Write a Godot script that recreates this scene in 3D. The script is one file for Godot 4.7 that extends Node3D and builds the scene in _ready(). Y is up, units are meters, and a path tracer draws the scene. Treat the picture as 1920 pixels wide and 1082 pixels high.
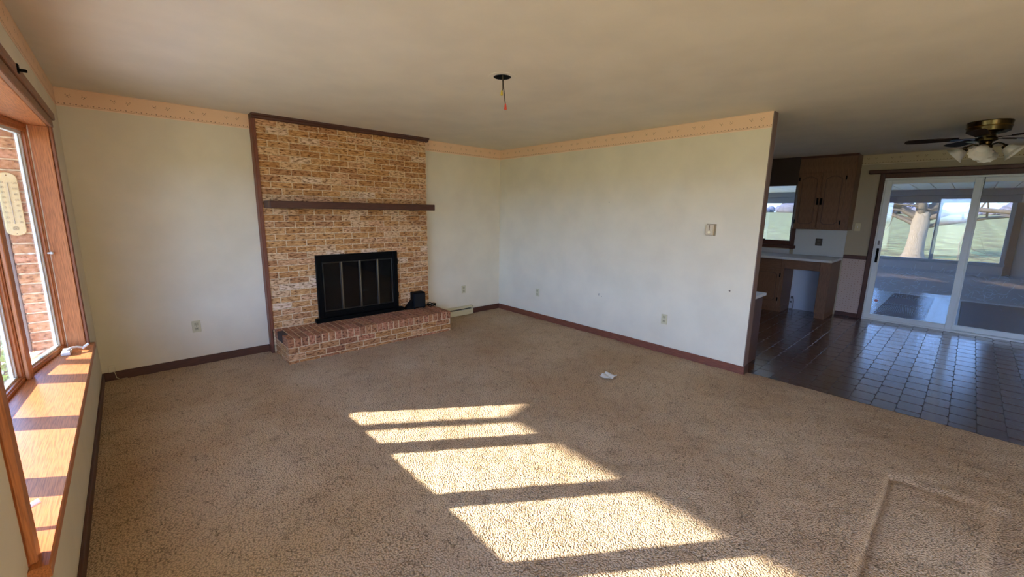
extends Node3D

const W := 4.597      # x of the long white wall
const ZC := 3.662     # where that wall ends
const H := 2.44
const XF := 8.52      # x of the sliding-door wall
const ZB := 8.0       # wall behind the camera
const SILL := 0.567
var M := {}
var T := {}
var rng := RandomNumberGenerator.new()

# ---------------------------------------------------------------- mesh builder
class MB:
	var st := SurfaceTool.new()
	var count := 0
	func _init():
		st.begin(Mesh.PRIMITIVE_TRIANGLES)
	func vert(p: Vector3, n: Vector3, uv: Vector2):
		st.set_normal(n); st.set_uv(uv); st.add_vertex(p)
	func tri(a: Vector3, b: Vector3, c: Vector3, n: Vector3, ua := Vector2.ZERO, ub := Vector2.ZERO, uc := Vector2.ZERO):
		var g := (b - a).cross(c - a)
		if g.length_squared() < 1e-16: return
		count += 1
		if g.dot(n) > 0.0:
			vert(a, n, ua); vert(c, n, uc); vert(b, n, ub)
		else:
			vert(a, n, ua); vert(b, n, ub); vert(c, n, uc)
	func tri3(a: Vector3, b: Vector3, c: Vector3, na: Vector3, nb: Vector3, nc: Vector3):
		var g := (b - a).cross(c - a)
		if g.length_squared() < 1e-18: return
		count += 1
		if g.dot(na + nb + nc) > 0.0:
			vert(a, na, Vector2.ZERO); vert(c, nc, Vector2.ZERO); vert(b, nb, Vector2.ZERO)
		else:
			vert(a, na, Vector2.ZERO); vert(b, nb, Vector2.ZERO); vert(c, nc, Vector2.ZERO)
	func quad(a: Vector3, b: Vector3, c: Vector3, d: Vector3, n: Vector3, u := []):
		if u.size() == 4:
			tri(a, b, c, n, u[0], u[1], u[2]); tri(a, c, d, n, u[0], u[2], u[3])
		else:
			tri(a, b, c, n); tri(a, c, d, n)
	func quadn(a: Vector3, b: Vector3, c: Vector3, d: Vector3, na: Vector3, nb: Vector3, nc: Vector3, nd: Vector3):
		tri3(a, b, c, na, nb, nc); tri3(a, c, d, na, nc, nd)
	# box with chamfered edges, placed by a transform
	func box(lo: Vector3, hi: Vector3, b := 0.0, x := Transform3D.IDENTITY):
		var c := (lo + hi) * 0.5
		var h := (hi - lo).abs() * 0.5
		b = minf(b, minf(h.x, minf(h.y, h.z)) * 0.45)
		var bs := x.basis
		for ax in 3:
			for s in [-1.0, 1.0]:
				var n := Vector3.ZERO; n[ax] = s
				var u := (ax + 1) % 3
				var v := (ax + 2) % 3
				var q := []
				for k in [[-1, -1], [1, -1], [1, 1], [-1, 1]]:
					var p := Vector3.ZERO
					p[ax] = s * h[ax]; p[u] = k[0] * (h[u] - b); p[v] = k[1] * (h[v] - b)
					q.append(x * (c + p))
				quad(q[0], q[1], q[2], q[3], bs * n)
		if b <= 0.0: return
		for ax in 3:
			var u := (ax + 1) % 3
			var v := (ax + 2) % 3
			for su in [-1.0, 1.0]:
				for sv in [-1.0, 1.0]:
					var q := []
					for k in [[-1, 0], [1, 0], [1, 1], [-1, 1]]:
						var p := Vector3.ZERO
						p[ax] = k[0] * (h[ax] - b)
						p[u] = su * (h[u] - (b if k[1] == 0 else 0.0))
						p[v] = sv * (h[v] - (0.0 if k[1] == 0 else b))
						q.append(x * (c + p))
					var n := Vector3.ZERO
					n[u] = su; n[v] = sv
					quad(q[0], q[1], q[2], q[3], bs * n.normalized())
		for sx in [-1.0, 1.0]:
			for sy in [-1.0, 1.0]:
				for sz in [-1.0, 1.0]:
					var s := Vector3(sx, sy, sz)
					var k := s * h
					tri(x * (c + k - Vector3(0, sy * b, sz * b)), x * (c + k - Vector3(sx * b, 0, sz * b)), x * (c + k - Vector3(sx * b, sy * b, 0)), bs * s.normalized())
	# polygon (2-D) pushed along an axis: ax 0 -> (y,z), 1 -> (x,z), 2 -> (x,y); chamfer b on both rims
	func prism(poly: PackedVector2Array, ax: int, a: float, e: float, b := 0.0, x := Transform3D.IDENTITY):
		var area := 0.0
		for i in poly.size():
			var p := poly[i]
			var q := poly[(i + 1) % poly.size()]
			area += p.x * q.y - q.x * p.y
		if area < 0.0:
			poly = poly.duplicate(); poly.reverse()
		var ins := poly
		if b > 0.0:
			ins = PackedVector2Array()
			var m := poly.size()
			for i in m:
				var e1 := (poly[i] - poly[(i + m - 1) % m]).normalized()
				var e2 := (poly[(i + 1) % m] - poly[i]).normalized()
				var nn := Vector2(-e1.y, e1.x) + Vector2(-e2.y, e2.x)
				nn = nn / maxf(0.3, nn.length_squared() * 0.5)
				ins.append(poly[i] + nn * b)
		var idx := Geometry2D.triangulate_polygon(ins)
		var sg := signf(e - a)
		var na := Vector3.ZERO; na[ax] = -sg
		for i in range(0, idx.size(), 3):
			tri(x * up(ins[idx[i]], ax, a), x * up(ins[idx[i + 1]], ax, a), x * up(ins[idx[i + 2]], ax, a), x.basis * na)
			tri(x * up(ins[idx[i]], ax, e), x * up(ins[idx[i + 1]], ax, e), x * up(ins[idx[i + 2]], ax, e), x.basis * -na)
		for i in poly.size():
			var j := (i + 1) % poly.size()
			var d := (poly[j] - poly[i]).normalized()
			var n := up(Vector2(d.y, -d.x), ax, 0.0)
			quad(x * up(poly[i], ax, a + sg * b), x * up(poly[j], ax, a + sg * b), x * up(poly[j], ax, e - sg * b), x * up(poly[i], ax, e - sg * b), x.basis * n)
			if b > 0.0:
				quad(x * up(ins[i], ax, a), x * up(ins[j], ax, a), x * up(poly[j], ax, a + sg * b), x * up(poly[i], ax, a + sg * b), x.basis * (n + na).normalized())
				quad(x * up(ins[i], ax, e), x * up(ins[j], ax, e), x * up(poly[j], ax, e - sg * b), x * up(poly[i], ax, e - sg * b), x.basis * (n - na).normalized())
	func up(p: Vector2, ax: int, d: float) -> Vector3:
		if ax == 0: return Vector3(d, p.x, p.y)
		if ax == 1: return Vector3(p.x, d, p.y)
		return Vector3(p.x, p.y, d)
	# profile of (radius, height) turned round +y; ruffle > 0 waves the radius
	func lathe(pr: PackedVector2Array, seg: int, x := Transform3D.IDENTITY, ruffle := 0.0, waves := 10):
		var rows := []
		for i in pr.size():
			var row := []
			var t := float(i) / (pr.size() - 1)
			for k in seg + 1:
				var a := TAU * k / seg
				var r := pr[i].x * (1.0 + ruffle * t * t * cos(a * waves))
				row.append(Vector3(cos(a) * r, pr[i].y, sin(a) * r))
			rows.append(row)
		for i in pr.size() - 1:
			var d := pr[i + 1] - pr[i]
			var nr := Vector2(d.y, -d.x).normalized()
			for k in seg:
				var a0 := TAU * k / seg
				var a1 := TAU * (k + 1) / seg
				var n0 := x.basis * Vector3(cos(a0) * nr.x, nr.y, sin(a0) * nr.x)
				var n1 := x.basis * Vector3(cos(a1) * nr.x, nr.y, sin(a1) * nr.x)
				quadn(x * rows[i][k], x * rows[i][k + 1], x * rows[i + 1][k + 1], x * rows[i + 1][k], n0, n1, n1, n0)
	# tube along points with per-point radii
	func tube(pts: Array, r, seg := 8, caps := true):
		var rings := []
		var nor := []
		var ref := Vector3.UP
		var t0: Vector3 = (pts[1] - pts[0]).normalized()
		if absf(t0.dot(ref)) > 0.9: ref = Vector3.RIGHT
		var u := t0.cross(ref).normalized()
		for i in pts.size():
			var t: Vector3 = (pts[mini(i + 1, pts.size() - 1)] - pts[maxi(i - 1, 0)]).normalized()
			u = (u - t * u.dot(t)).normalized()
			var v := t.cross(u)
			var rad: float = r[i] if r is Array else r
			var ring := []
			var nn := []
			for k in seg:
				var a := TAU * k / seg
				var n := u * cos(a) + v * sin(a)
				ring.append(pts[i] + n * rad); nn.append(n)
			rings.append(ring); nor.append(nn)
		for i in pts.size() - 1:
			for k in seg:
				var j := (k + 1) % seg
				quadn(rings[i][k], rings[i][j], rings[i + 1][j], rings[i + 1][k], nor[i][k], nor[i][j], nor[i + 1][j], nor[i + 1][k])
		if caps:
			for e in [0, pts.size() - 1]:
				var n: Vector3 = (pts[0] - pts[1]).normalized() if e == 0 else (pts[e] - pts[e - 1]).normalized()
				for k in range(1, seg - 1):
					tri(rings[e][0], rings[e][k], rings[e][k + 1], n)
	func ball(c: Vector3, r: Vector3, su := 10, sv := 6):
		for i in sv:
			for k in su:
				var q := []
				for w in [[i, k], [i, k + 1], [i + 1, k + 1], [i + 1, k]]:
					var th: float = PI * w[0] / sv
					var ph: float = TAU * w[1] / su
					q.append(Vector3(sin(th) * cos(ph), cos(th), sin(th) * sin(ph)))
				quadn(c + q[0] * r, c + q[1] * r, c + q[2] * r, c + q[3] * r, q[0], q[1], q[2], q[3])

# ---------------------------------------------------------------- scene helpers
var used := {}
func numbered(n: String) -> String:
	if not used.has(n):
		used[n] = 0
		return n
	used[n] += 1
	return "%s_%03d" % [n, used[n]]

func thing(called: String, label: String, category: String, at := Vector3.ZERO, group := "", kind := "") -> Node3D:
	var o := Node3D.new()
	o.name = numbered(called)
	add_child(o)
	o.position = at
	tag(o, label, category, group, kind)
	return o

func tag(o: Node, label: String, category: String, group := "", kind := ""):
	o.set_meta("label", label); o.set_meta("category", category)
	if group != "": o.set_meta("group", group)
	if kind != "": o.set_meta("kind", kind)

# one named mesh; geometry is given in world places, the node sits where its parent does
func obj(called: String, mb, m: Material, parent: Node = null) -> MeshInstance3D:
	var o := MeshInstance3D.new()
	o.mesh = mb.st.commit() if mb is MB else mb
	o.material_override = m
	if parent == null:
		o.name = numbered(called)
		add_child(o)
	else:
		o.name = called
		var off := Vector3.ZERO
		var q: Node = parent
		while q != self and q is Node3D:
			off += q.position
			q = q.get_parent()
		parent.add_child(o, true)
		o.position = -off
	return o

func boxobj(called: String, lo: Vector3, hi: Vector3, b: float, m: Material, parent: Node = null) -> MeshInstance3D:
	var mb := MB.new()
	mb.box(lo, hi, b)
	return obj(called, mb, m, parent)

func struct(called: String, boxes: Array, m: Material, label: String, category: String, parent: Node = null) -> MeshInstance3D:
	var mb := MB.new()
	for b in boxes: mb.box(b[0], b[1], b[2] if b.size() > 2 else 0.0)
	var o := obj(called, mb, m, parent)
	if parent == null: tag(o, label, category, "", "structure")
	return o

func copy_of(o: Node3D, label := "") -> Node3D:
	var c: Node3D = o.duplicate()
	c.name = numbered(String(o.name))
	add_child(c)
	if label != "": c.set_meta("label", label)
	return c

func V(x, y, z) -> Vector3: return Vector3(x, y, z)
func C(r: int, g: int, b: int) -> Color: return Color(r / 255.0, g / 255.0, b / 255.0)

# ---------------------------------------------------------------- materials
func noise_img(seed: int, freq: float, size: int, type := FastNoiseLite.TYPE_SIMPLEX_SMOOTH, oct := 4) -> Image:
	var n := FastNoiseLite.new()
	n.seed = seed; n.frequency = freq; n.noise_type = type
	n.fractal_octaves = oct
	if oct <= 1: n.fractal_type = FastNoiseLite.FRACTAL_NONE
	return n.get_seamless_image(size, size)

func ramp_tex(img: Image, cols: Array, at: Array) -> ImageTexture:
	var g := Gradient.new()
	g.offsets = PackedFloat32Array(at); g.colors = PackedColorArray(cols)
	var lut := PackedByteArray()
	for i in 256:
		var c := g.sample(i / 255.0)
		lut.append(int(c.r * 255)); lut.append(int(c.g * 255)); lut.append(int(c.b * 255))
	img.convert(Image.FORMAT_L8)
	var d := img.get_data()
	var o := PackedByteArray()
	o.resize(d.size() * 3)
	for i in d.size():
		var v := d[i] * 3
		o[i * 3] = lut[v]; o[i * 3 + 1] = lut[v + 1]; o[i * 3 + 2] = lut[v + 2]
	var r := Image.create_from_data(img.get_width(), img.get_height(), false, Image.FORMAT_RGB8, o)
	r.generate_mipmaps()
	return ImageTexture.create_from_image(r)

func mat(color: Color, rough := 0.8, metal := 0.0) -> StandardMaterial3D:
	var m := StandardMaterial3D.new()
	m.albedo_color = color; m.roughness = rough; m.metallic = metal
	return m

func tri_mat(color: Color, tex: Texture2D, scale: Vector3, rough := 0.8, world := true) -> StandardMaterial3D:
	var m := mat(color, rough)
	m.albedo_texture = tex
	m.uv1_triplanar = true
	m.uv1_world_triplanar = world
	m.uv1_scale = scale
	return m

func bump(m: StandardMaterial3D, tex: Texture2D, cm: float):
	m.heightmap_enabled = true
	m.heightmap_texture = tex
	m.heightmap_scale = cm

func pane(alpha: float, tint := Color(0.9, 0.95, 0.95)) -> StandardMaterial3D:
	var m := mat(Color(tint.r, tint.g, tint.b, alpha), 0.02)
	m.transparency = BaseMaterial3D.TRANSPARENCY_ALPHA
	m.metallic_specular = 0.5
	return m

func make_materials():
	var soft := noise_img(5, 0.012, 512)
	T.grain = ramp_tex(noise_img(7, 0.02, 512, FastNoiseLite.TYPE_SIMPLEX_SMOOTH, 5), [Color(.78, .76, .74), Color(.92, .92, .92), Color(1, 1, 1)], [0.15, 0.5, 0.85])
	T.soft = ramp_tex(soft, [Color(.972, .972, .972), Color(1, 1, 1)], [0.2, 0.8])
	T.fine = ramp_tex(noise_img(9, 0.12, 512, FastNoiseLite.TYPE_SIMPLEX, 3), [Color(0, 0, 0), Color(1, 1, 1)], [0.1, 0.9])
	# brick face: folded creases with pale sand smears
	T.smear = ramp_tex(noise_img(21, 0.03, 512, FastNoiseLite.TYPE_SIMPLEX, 4), [Color(.46, .38, .32), Color(.86, .80, .72), Color(.90, .85, .78), Color(1.0, 1.0, 1.0)], [0.15, 0.34, 0.60, 0.74])
	T.smear_pale = ramp_tex(noise_img(22, 0.03, 512, FastNoiseLite.TYPE_SIMPLEX, 4), [Color(.52, .44, .38), Color(.88, .82, .75), Color(.96, .93, .90), Color(1.0, 1.0, 1.0)], [0.15, 0.38, 0.56, 0.8])
	# paint
	M.wall = tri_mat(C(230, 217, 190), T.soft, V(.35, .35, .35), 0.75)
	M.ceiling = tri_mat(C(228, 214, 190), T.soft, V(.3, .3, .3), 0.95)
	M.kitchen_wall = mat(C(176, 162, 136), 0.85)
	M.exterior = mat(C(196, 190, 180), 0.9)
	M.concrete = tri_mat(C(196, 188, 174), T.grain, V(.5, .5, .5), 0.9)
	# woods: grain runs along the axis in the name
	for ax in [["x", V(.7, 16, 16)], ["y", V(16, .7, 16)], ["z", V(16, 16, .7)]]:
		M["orange_" + ax[0]] = tri_mat(C(204, 126, 72), T.grain, ax[1], 0.42)
		M["dark_" + ax[0]] = tri_mat(C(88, 50, 36), T.grain, ax[1], 0.5)
		M["base_" + ax[0]] = tri_mat(C(134, 76, 54), T.grain, ax[1], 0.5)
		M["cabinet_" + ax[0]] = tri_mat(C(126, 90, 64), T.grain, ax[1], 0.5)
		M["umber_" + ax[0]] = tri_mat(C(92, 66, 54), T.grain, ax[1], 0.55)
	M.taupe = mat(C(120, 98, 88), 0.7)
	M.sash_white = mat(C(226, 228, 224), 0.45)
	M.glass = pane(0.05)
	M.door_glass = pane(0.07, Color(0.62, 0.66, 0.68))
	M.dark_pane = pane(0.56, Color(0.10, 0.11, 0.12))  # dark filter added to dim the view through the porch windows
	M.black_metal = mat(C(9, 9, 9), 0.5)
	M.black_metal.metallic_specular = 0.2
	M.black_plastic = mat(C(12, 12, 13), 0.6)
	M.black_plastic.metallic_specular = 0.25
	M.black = mat(C(8, 8, 8), 0.9)
	M.soot = mat(C(22, 20, 18), 0.95)
	M.dark_bronze = mat(C(58, 54, 48), 0.4, 0.7)
	M.bronze = mat(C(120, 106, 84), 0.32, 0.85)
	M.ivory = mat(C(206, 194, 154), 0.4)
	M.slot = mat(C(44, 38, 32), 0.6)
	M.white = mat(C(232, 230, 224), 0.5)
	M.mortar = tri_mat(C(240, 208, 164), T.grain, V(3, 3, 3), 0.95)
	bump(M.mortar, T.fine, 0.15)
	var bc := [C(218, 168, 112), C(204, 152, 98), C(220, 174, 124), C(226, 180, 140), C(192, 142, 96), C(226, 188, 146)]
	for i in bc.size():
		var m := tri_mat(bc[i], T.smear if i < 4 else T.smear_pale, V(.75 + i * .05, 2.8, .75 + i * .05), 0.92)
		m.uv1_offset = V(i * .37, i * .21, i * .13)
		bump(m, T.smear, 0.25)
		M["brick%d" % i] = m
	var pale := tri_mat(C(234, 206, 176), T.smear_pale, V(.8, 2.8, .8), 0.92)
	M.brick6 = pale
	var hc := [C(196, 142, 102), C(186, 130, 94), C(200, 140, 108), C(172, 120, 88)]
	for i in hc.size():
		var m := tri_mat(hc[i], T.smear, V(1.2 + i * .1, 2.0, 1.2 + i * .1), 0.9)
		m.uv1_offset = V(i * .3, i * .4, .1)
		bump(m, T.smear, 0.25)
		M["hearth%d" % i] = m
	M.burnt = tri_mat(C(74, 58, 52), T.smear, V(5, 7, 5), 0.9)
	# floor tile
	for i in 3:
		var m := tri_mat([C(92, 58, 44), C(82, 50, 38), C(100, 64, 46)][i], T.grain, V(2.2, 2.2, 2.2), 0.26)
		bump(m, ramp_tile(), 0.12)
		m.clearcoat_enabled = true; m.clearcoat = 1.0; m.clearcoat_roughness = 0.17
		M["tile%d" % i] = m
	M.grout = mat(C(58, 40, 32), 0.45)
	M.laminate = mat(C(206, 206, 204), 0.35)
	M.gray_cord = mat(C(120, 118, 116), 0.6)
	M.brass = mat(C(150, 116, 60), 0.22, 1.0)
	M.dark_brass = mat(C(88, 74, 48), 0.24, 1.0)
	var sh := mat(C(236, 228, 216), 0.25)
	sh.backlight_enabled = true; sh.backlight = Color(.55, .53, .5)
	M.shade = sh
	M.fan_blade = mat(C(52, 38, 30), .7)
	M.fan_blade.metallic_specular = .25

func ramp_tile() -> Texture2D:
	if not T.has("tile_bump"):
		T.tile_bump = ramp_tex(noise_img(33, 0.016, 512, FastNoiseLite.TYPE_SIMPLEX_SMOOTH, 3), [Color(0, 0, 0), Color(1, 1, 1)], [0.1, 0.9])
	return T.tile_bump

# ---------------------------------------------------------------- main
func _ready():
	rng.seed = 11
	set_view()
	make_materials()
	shell()
	bow_window()
	fireplace()
	hearth()
	living_things()
	kitchen()
	slider()
	sunroom()
	ceiling_fan()
	outdoors()

func set_view():
	var cam := Camera3D.new()
	cam.name = "camera"
	add_child(cam)
	var r := V(0.73748354, 0.01538885, 0.67518976)
	var u := V(0.11168425, 0.98319685, -0.14439728)
	var f := V(0.66606656, -0.18189868, -0.7233728)
	cam.transform = Transform3D(Basis(r, u, -f).orthonormalized(), V(0.2995, 1.5399, 4.9754))
	cam.fov = rad_to_deg(2.0 * atan(541.0 / 782.084))
	cam.near = 0.05; cam.far = 900.0
	cam.current = true
	var env := Environment.new()
	env.background_mode = Environment.BG_SKY
	env.tonemap_mode = Environment.TONE_MAPPER_LINEAR
	env.tonemap_exposure = 1.0
	env.sdfgi_enabled = true; env.ssao_enabled = true; env.ssil_enabled = true
	var sky := Sky.new()
	var sm := ProceduralSkyMaterial.new()
	sm.sky_top_color = C(100, 156, 240)
	sm.sky_horizon_color = C(172, 206, 253)
	sm.sky_energy_multiplier = 3.7
	sm.ground_bottom_color = C(120, 118, 100)
	sm.ground_horizon_color = C(160, 165, 160)
	sm.ground_energy_multiplier = 1.0
	sm.sun_angle_max = 1.0
	sky.sky_material = sm
	env.sky = sky
	var we := WorldEnvironment.new()
	we.name = "environment"
	we.environment = env
	add_child(we)
	var sun := DirectionalLight3D.new()
	sun.name = "sun"
	add_child(sun)
	sun.look_at_from_position(Vector3.ZERO, V(1.0, -1.0 / 2.395, 0.679), Vector3.UP)
	sun.light_color = Color(1.0, 0.975, 0.93)
	sun.light_energy = 12.0
	sun.light_angular_distance = 0.5
	sun.shadow_enabled = true

# ---------------------------------------------------------------- room shell
func carpet_material() -> StandardMaterial3D:
	var s := 1024
	var cell := FastNoiseLite.new()
	cell.seed = 3; cell.noise_type = FastNoiseLite.TYPE_CELLULAR; cell.frequency = 0.09
	cell.cellular_return_type = FastNoiseLite.RETURN_DISTANCE
	cell.fractal_type = FastNoiseLite.FRACTAL_NONE
	cell.domain_warp_enabled = true; cell.domain_warp_amplitude = 12.0; cell.domain_warp_frequency = 0.03
	var a := cell.get_seamless_image(s, s); a.convert(Image.FORMAT_L8)
	var b := noise_img(4, 0.011, s, FastNoiseLite.TYPE_SIMPLEX_SMOOTH, 4); b.convert(Image.FORMAT_L8)
	var c := noise_img(6, 0.004, s, FastNoiseLite.TYPE_SIMPLEX_SMOOTH, 4); c.convert(Image.FORMAT_L8)
	var da := a.get_data()
	var db := b.get_data()
	var dc := c.get_data()
	var col := PackedByteArray(); col.resize(s * s * 3)
	var hgt := PackedByteArray(); hgt.resize(s * s)
	for i in s * s:
		var tuft := 1.0 - da[i] / 255.0                      # bright in the middle of a tuft
		var crack := absf(db[i] / 255.0 - 0.5) * 24.0          # thin winding lines where the pile parts
		crack = clampf(crack + maxf(0.0, dc[i] / 255.0 - 0.40) * 7.0, 0.0, 1.0)
		var h := clampf(0.32 + 0.80 * tuft, 0.0, 1.0) * (0.45 + 0.55 * crack)
		hgt[i] = int(h * 255)
		var k := 0.36 + 0.64 * h
		col[i * 3] = int(255 * k); col[i * 3 + 1] = int(252 * k); col[i * 3 + 2] = int(248 * k)
	var ci := Image.create_from_data(s, s, false, Image.FORMAT_RGB8, col)
	ci.generate_mipmaps()
	var hi := Image.create_from_data(s, s, false, Image.FORMAT_L8, hgt)
	var m := tri_mat(C(230, 202, 167), ImageTexture.create_from_image(ci), V(1.0 / 0.8, 1.0 / 0.8, 1.0 / 0.8), 1.0)
	m.vertex_color_use_as_albedo = true
	bump(m, ImageTexture.create_from_image(hi), 1.1)
	m.metallic_specular = 0.1
	return m

func carpet():
	var n1 := FastNoiseLite.new(); n1.seed = 1; n1.frequency = 0.9; n1.fractal_octaves = 3
	var n2 := FastNoiseLite.new(); n2.seed = 2; n2.frequency = 6.0; n2.fractal_octaves = 3
	var nx := 268
	var nz := 460
	var cell := 0.0175
	var pos := PackedVector3Array()
	var colr := PackedColorArray()
	for k in nz + 1:
		for i in nx + 1:
			var x := minf(i * cell, 4.69)
			var z := k * cell
			var y := n2.get_noise_2d(x, z) * 0.006
			# marks pressed in where furniture stood
			y -= groove(x, z, Vector2(2.40, 4.86), Vector2(3.53, 4.868), 0.013) * 0.024
			y -= groove(x, z, Vector2(2.90, 5.265), Vector2(3.55, 5.30), 0.03) * 0.014
			y -= groove(x, z, Vector2(3.54, 4.87), Vector2(3.57, 5.30), 0.03) * 0.008
			if x < 3.54 and z > 4.87 and z < 5.28 : y -= 0.004
			if i == nx: y = minf(y, 0.0)
			pos.append(V(x, y + 0.004, z))
			var t := clampf(0.5 + n1.get_noise_2d(x, z) * 0.9, 0.0, 1.0)
			colr.append(Color(0.86, 0.80, 0.74).lerp(Color(1.0, 1.0, 1.0), t))
	var arr := []
	arr.resize(Mesh.ARRAY_MAX)
	var idx := PackedInt32Array()
	var nor := PackedVector3Array(); nor.resize(pos.size())
	for k in nz + 1:
		for i in nx + 1:
			var q := k * (nx + 1) + i
			var l := pos[k * (nx + 1) + maxi(i - 1, 0)]
			var r := pos[k * (nx + 1) + mini(i + 1, nx)]
			var u := pos[maxi(k - 1, 0) * (nx + 1) + i]
			var d := pos[mini(k + 1, nz) * (nx + 1) + i]
			nor[q] = (d - u).cross(r - l).normalized()
	for k in nz:
		for i in nx:
			var q := k * (nx + 1) + i
			idx.append_array([q, q + 1, q + nx + 1, q + 1, q + nx + 2, q + nx + 1])
	arr[Mesh.ARRAY_VERTEX] = pos; arr[Mesh.ARRAY_NORMAL] = nor; arr[Mesh.ARRAY_COLOR] = colr; arr[Mesh.ARRAY_INDEX] = idx
	var me := ArrayMesh.new()
	me.add_surface_from_arrays(Mesh.PRIMITIVE_TRIANGLES, arr)
	var o := obj("floor", me, carpet_material())
	tag(o, "beige cut pile carpet covering the living room floor, with pressed furniture marks", "carpet", "", "structure")

func groove(x: float, z: float, a: Vector2, b: Vector2, w: float) -> float:
	var p := Vector2(x, z)
	var d := p.distance_to(Geometry2D.get_closest_point_to_segment(p, a, b))
	return exp(-d * d / (w * w))

func border_texture(ground: Color, ink: Color) -> ImageTexture:
	var im := Image.create(512, 274, false, Image.FORMAT_RGB8)
	im.fill(ground)
	var rose := ground.lerp(ink, 0.55)
	# two sprigs of petals and leaves per repeat
	for s in [[150, 1], [322, -1]]:
		for d in [[-28, -14, 7], [-8, 6, 8], [12, -6, 7], [26, 10, 6], [4, 24, 7], [-20, 12, 5], [18, -22, 5]]:
			blot(im, s[0] + d[0] * s[1], 105 + d[1], d[2], ink if d[2] > 6 else rose)
	for k in 8:
		blot(im, 32 + k * 64, 226, 10, ink)
		blot(im, 64 + k * 64, 236, 5, rose)
	im.fill_rect(Rect2i(0, 248, 512, 4), rose)
	im.fill_rect(Rect2i(0, 258, 512, 16), ground.lerp(Color.WHITE, 0.25))
	im.fill_rect(Rect2i(0, 6, 512, 4), ground.lerp(ink, 0.2))
	im.generate_mipmaps()
	return ImageTexture.create_from_image(im)

func blot(im: Image, cx: int, cy: int, r: int, c: Color):
	for y in range(-r, r + 1):
		for x in range(-r, r + 1):
			if x * x + y * y * 1.5 <= r * r:
				im.set_pixel(posmod(cx + x, im.get_width()), clampi(cy + y, 0, im.get_height() - 1), c)

# paper strip on a wall: from a to b (floor plan), facing n
func border(called: String, a: Vector3, b: Vector3, n: Vector3, m: Material, y0: float, y1: float, label: String, period := 0.262):
	var mb := MB.new()
	var f := n * 0.0015
	var l := a.distance_to(b)
	var s := Vector3.UP
	var u := [Vector2(0, 1), Vector2(l / period, 1), Vector2(l / period, 0), Vector2(0, 0)]
	mb.quad(a + s * y0 + f, b + s * y0 + f, b + s * y1 + f, a + s * y1 + f, n, u)
	mb.quad(a + s * y0, b + s * y0, b + s * y0 + f, a + s * y0 + f, -s)
	var o := obj(called, mb, m)
	tag(o, label, "wallpaper border", "", "structure")

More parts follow.
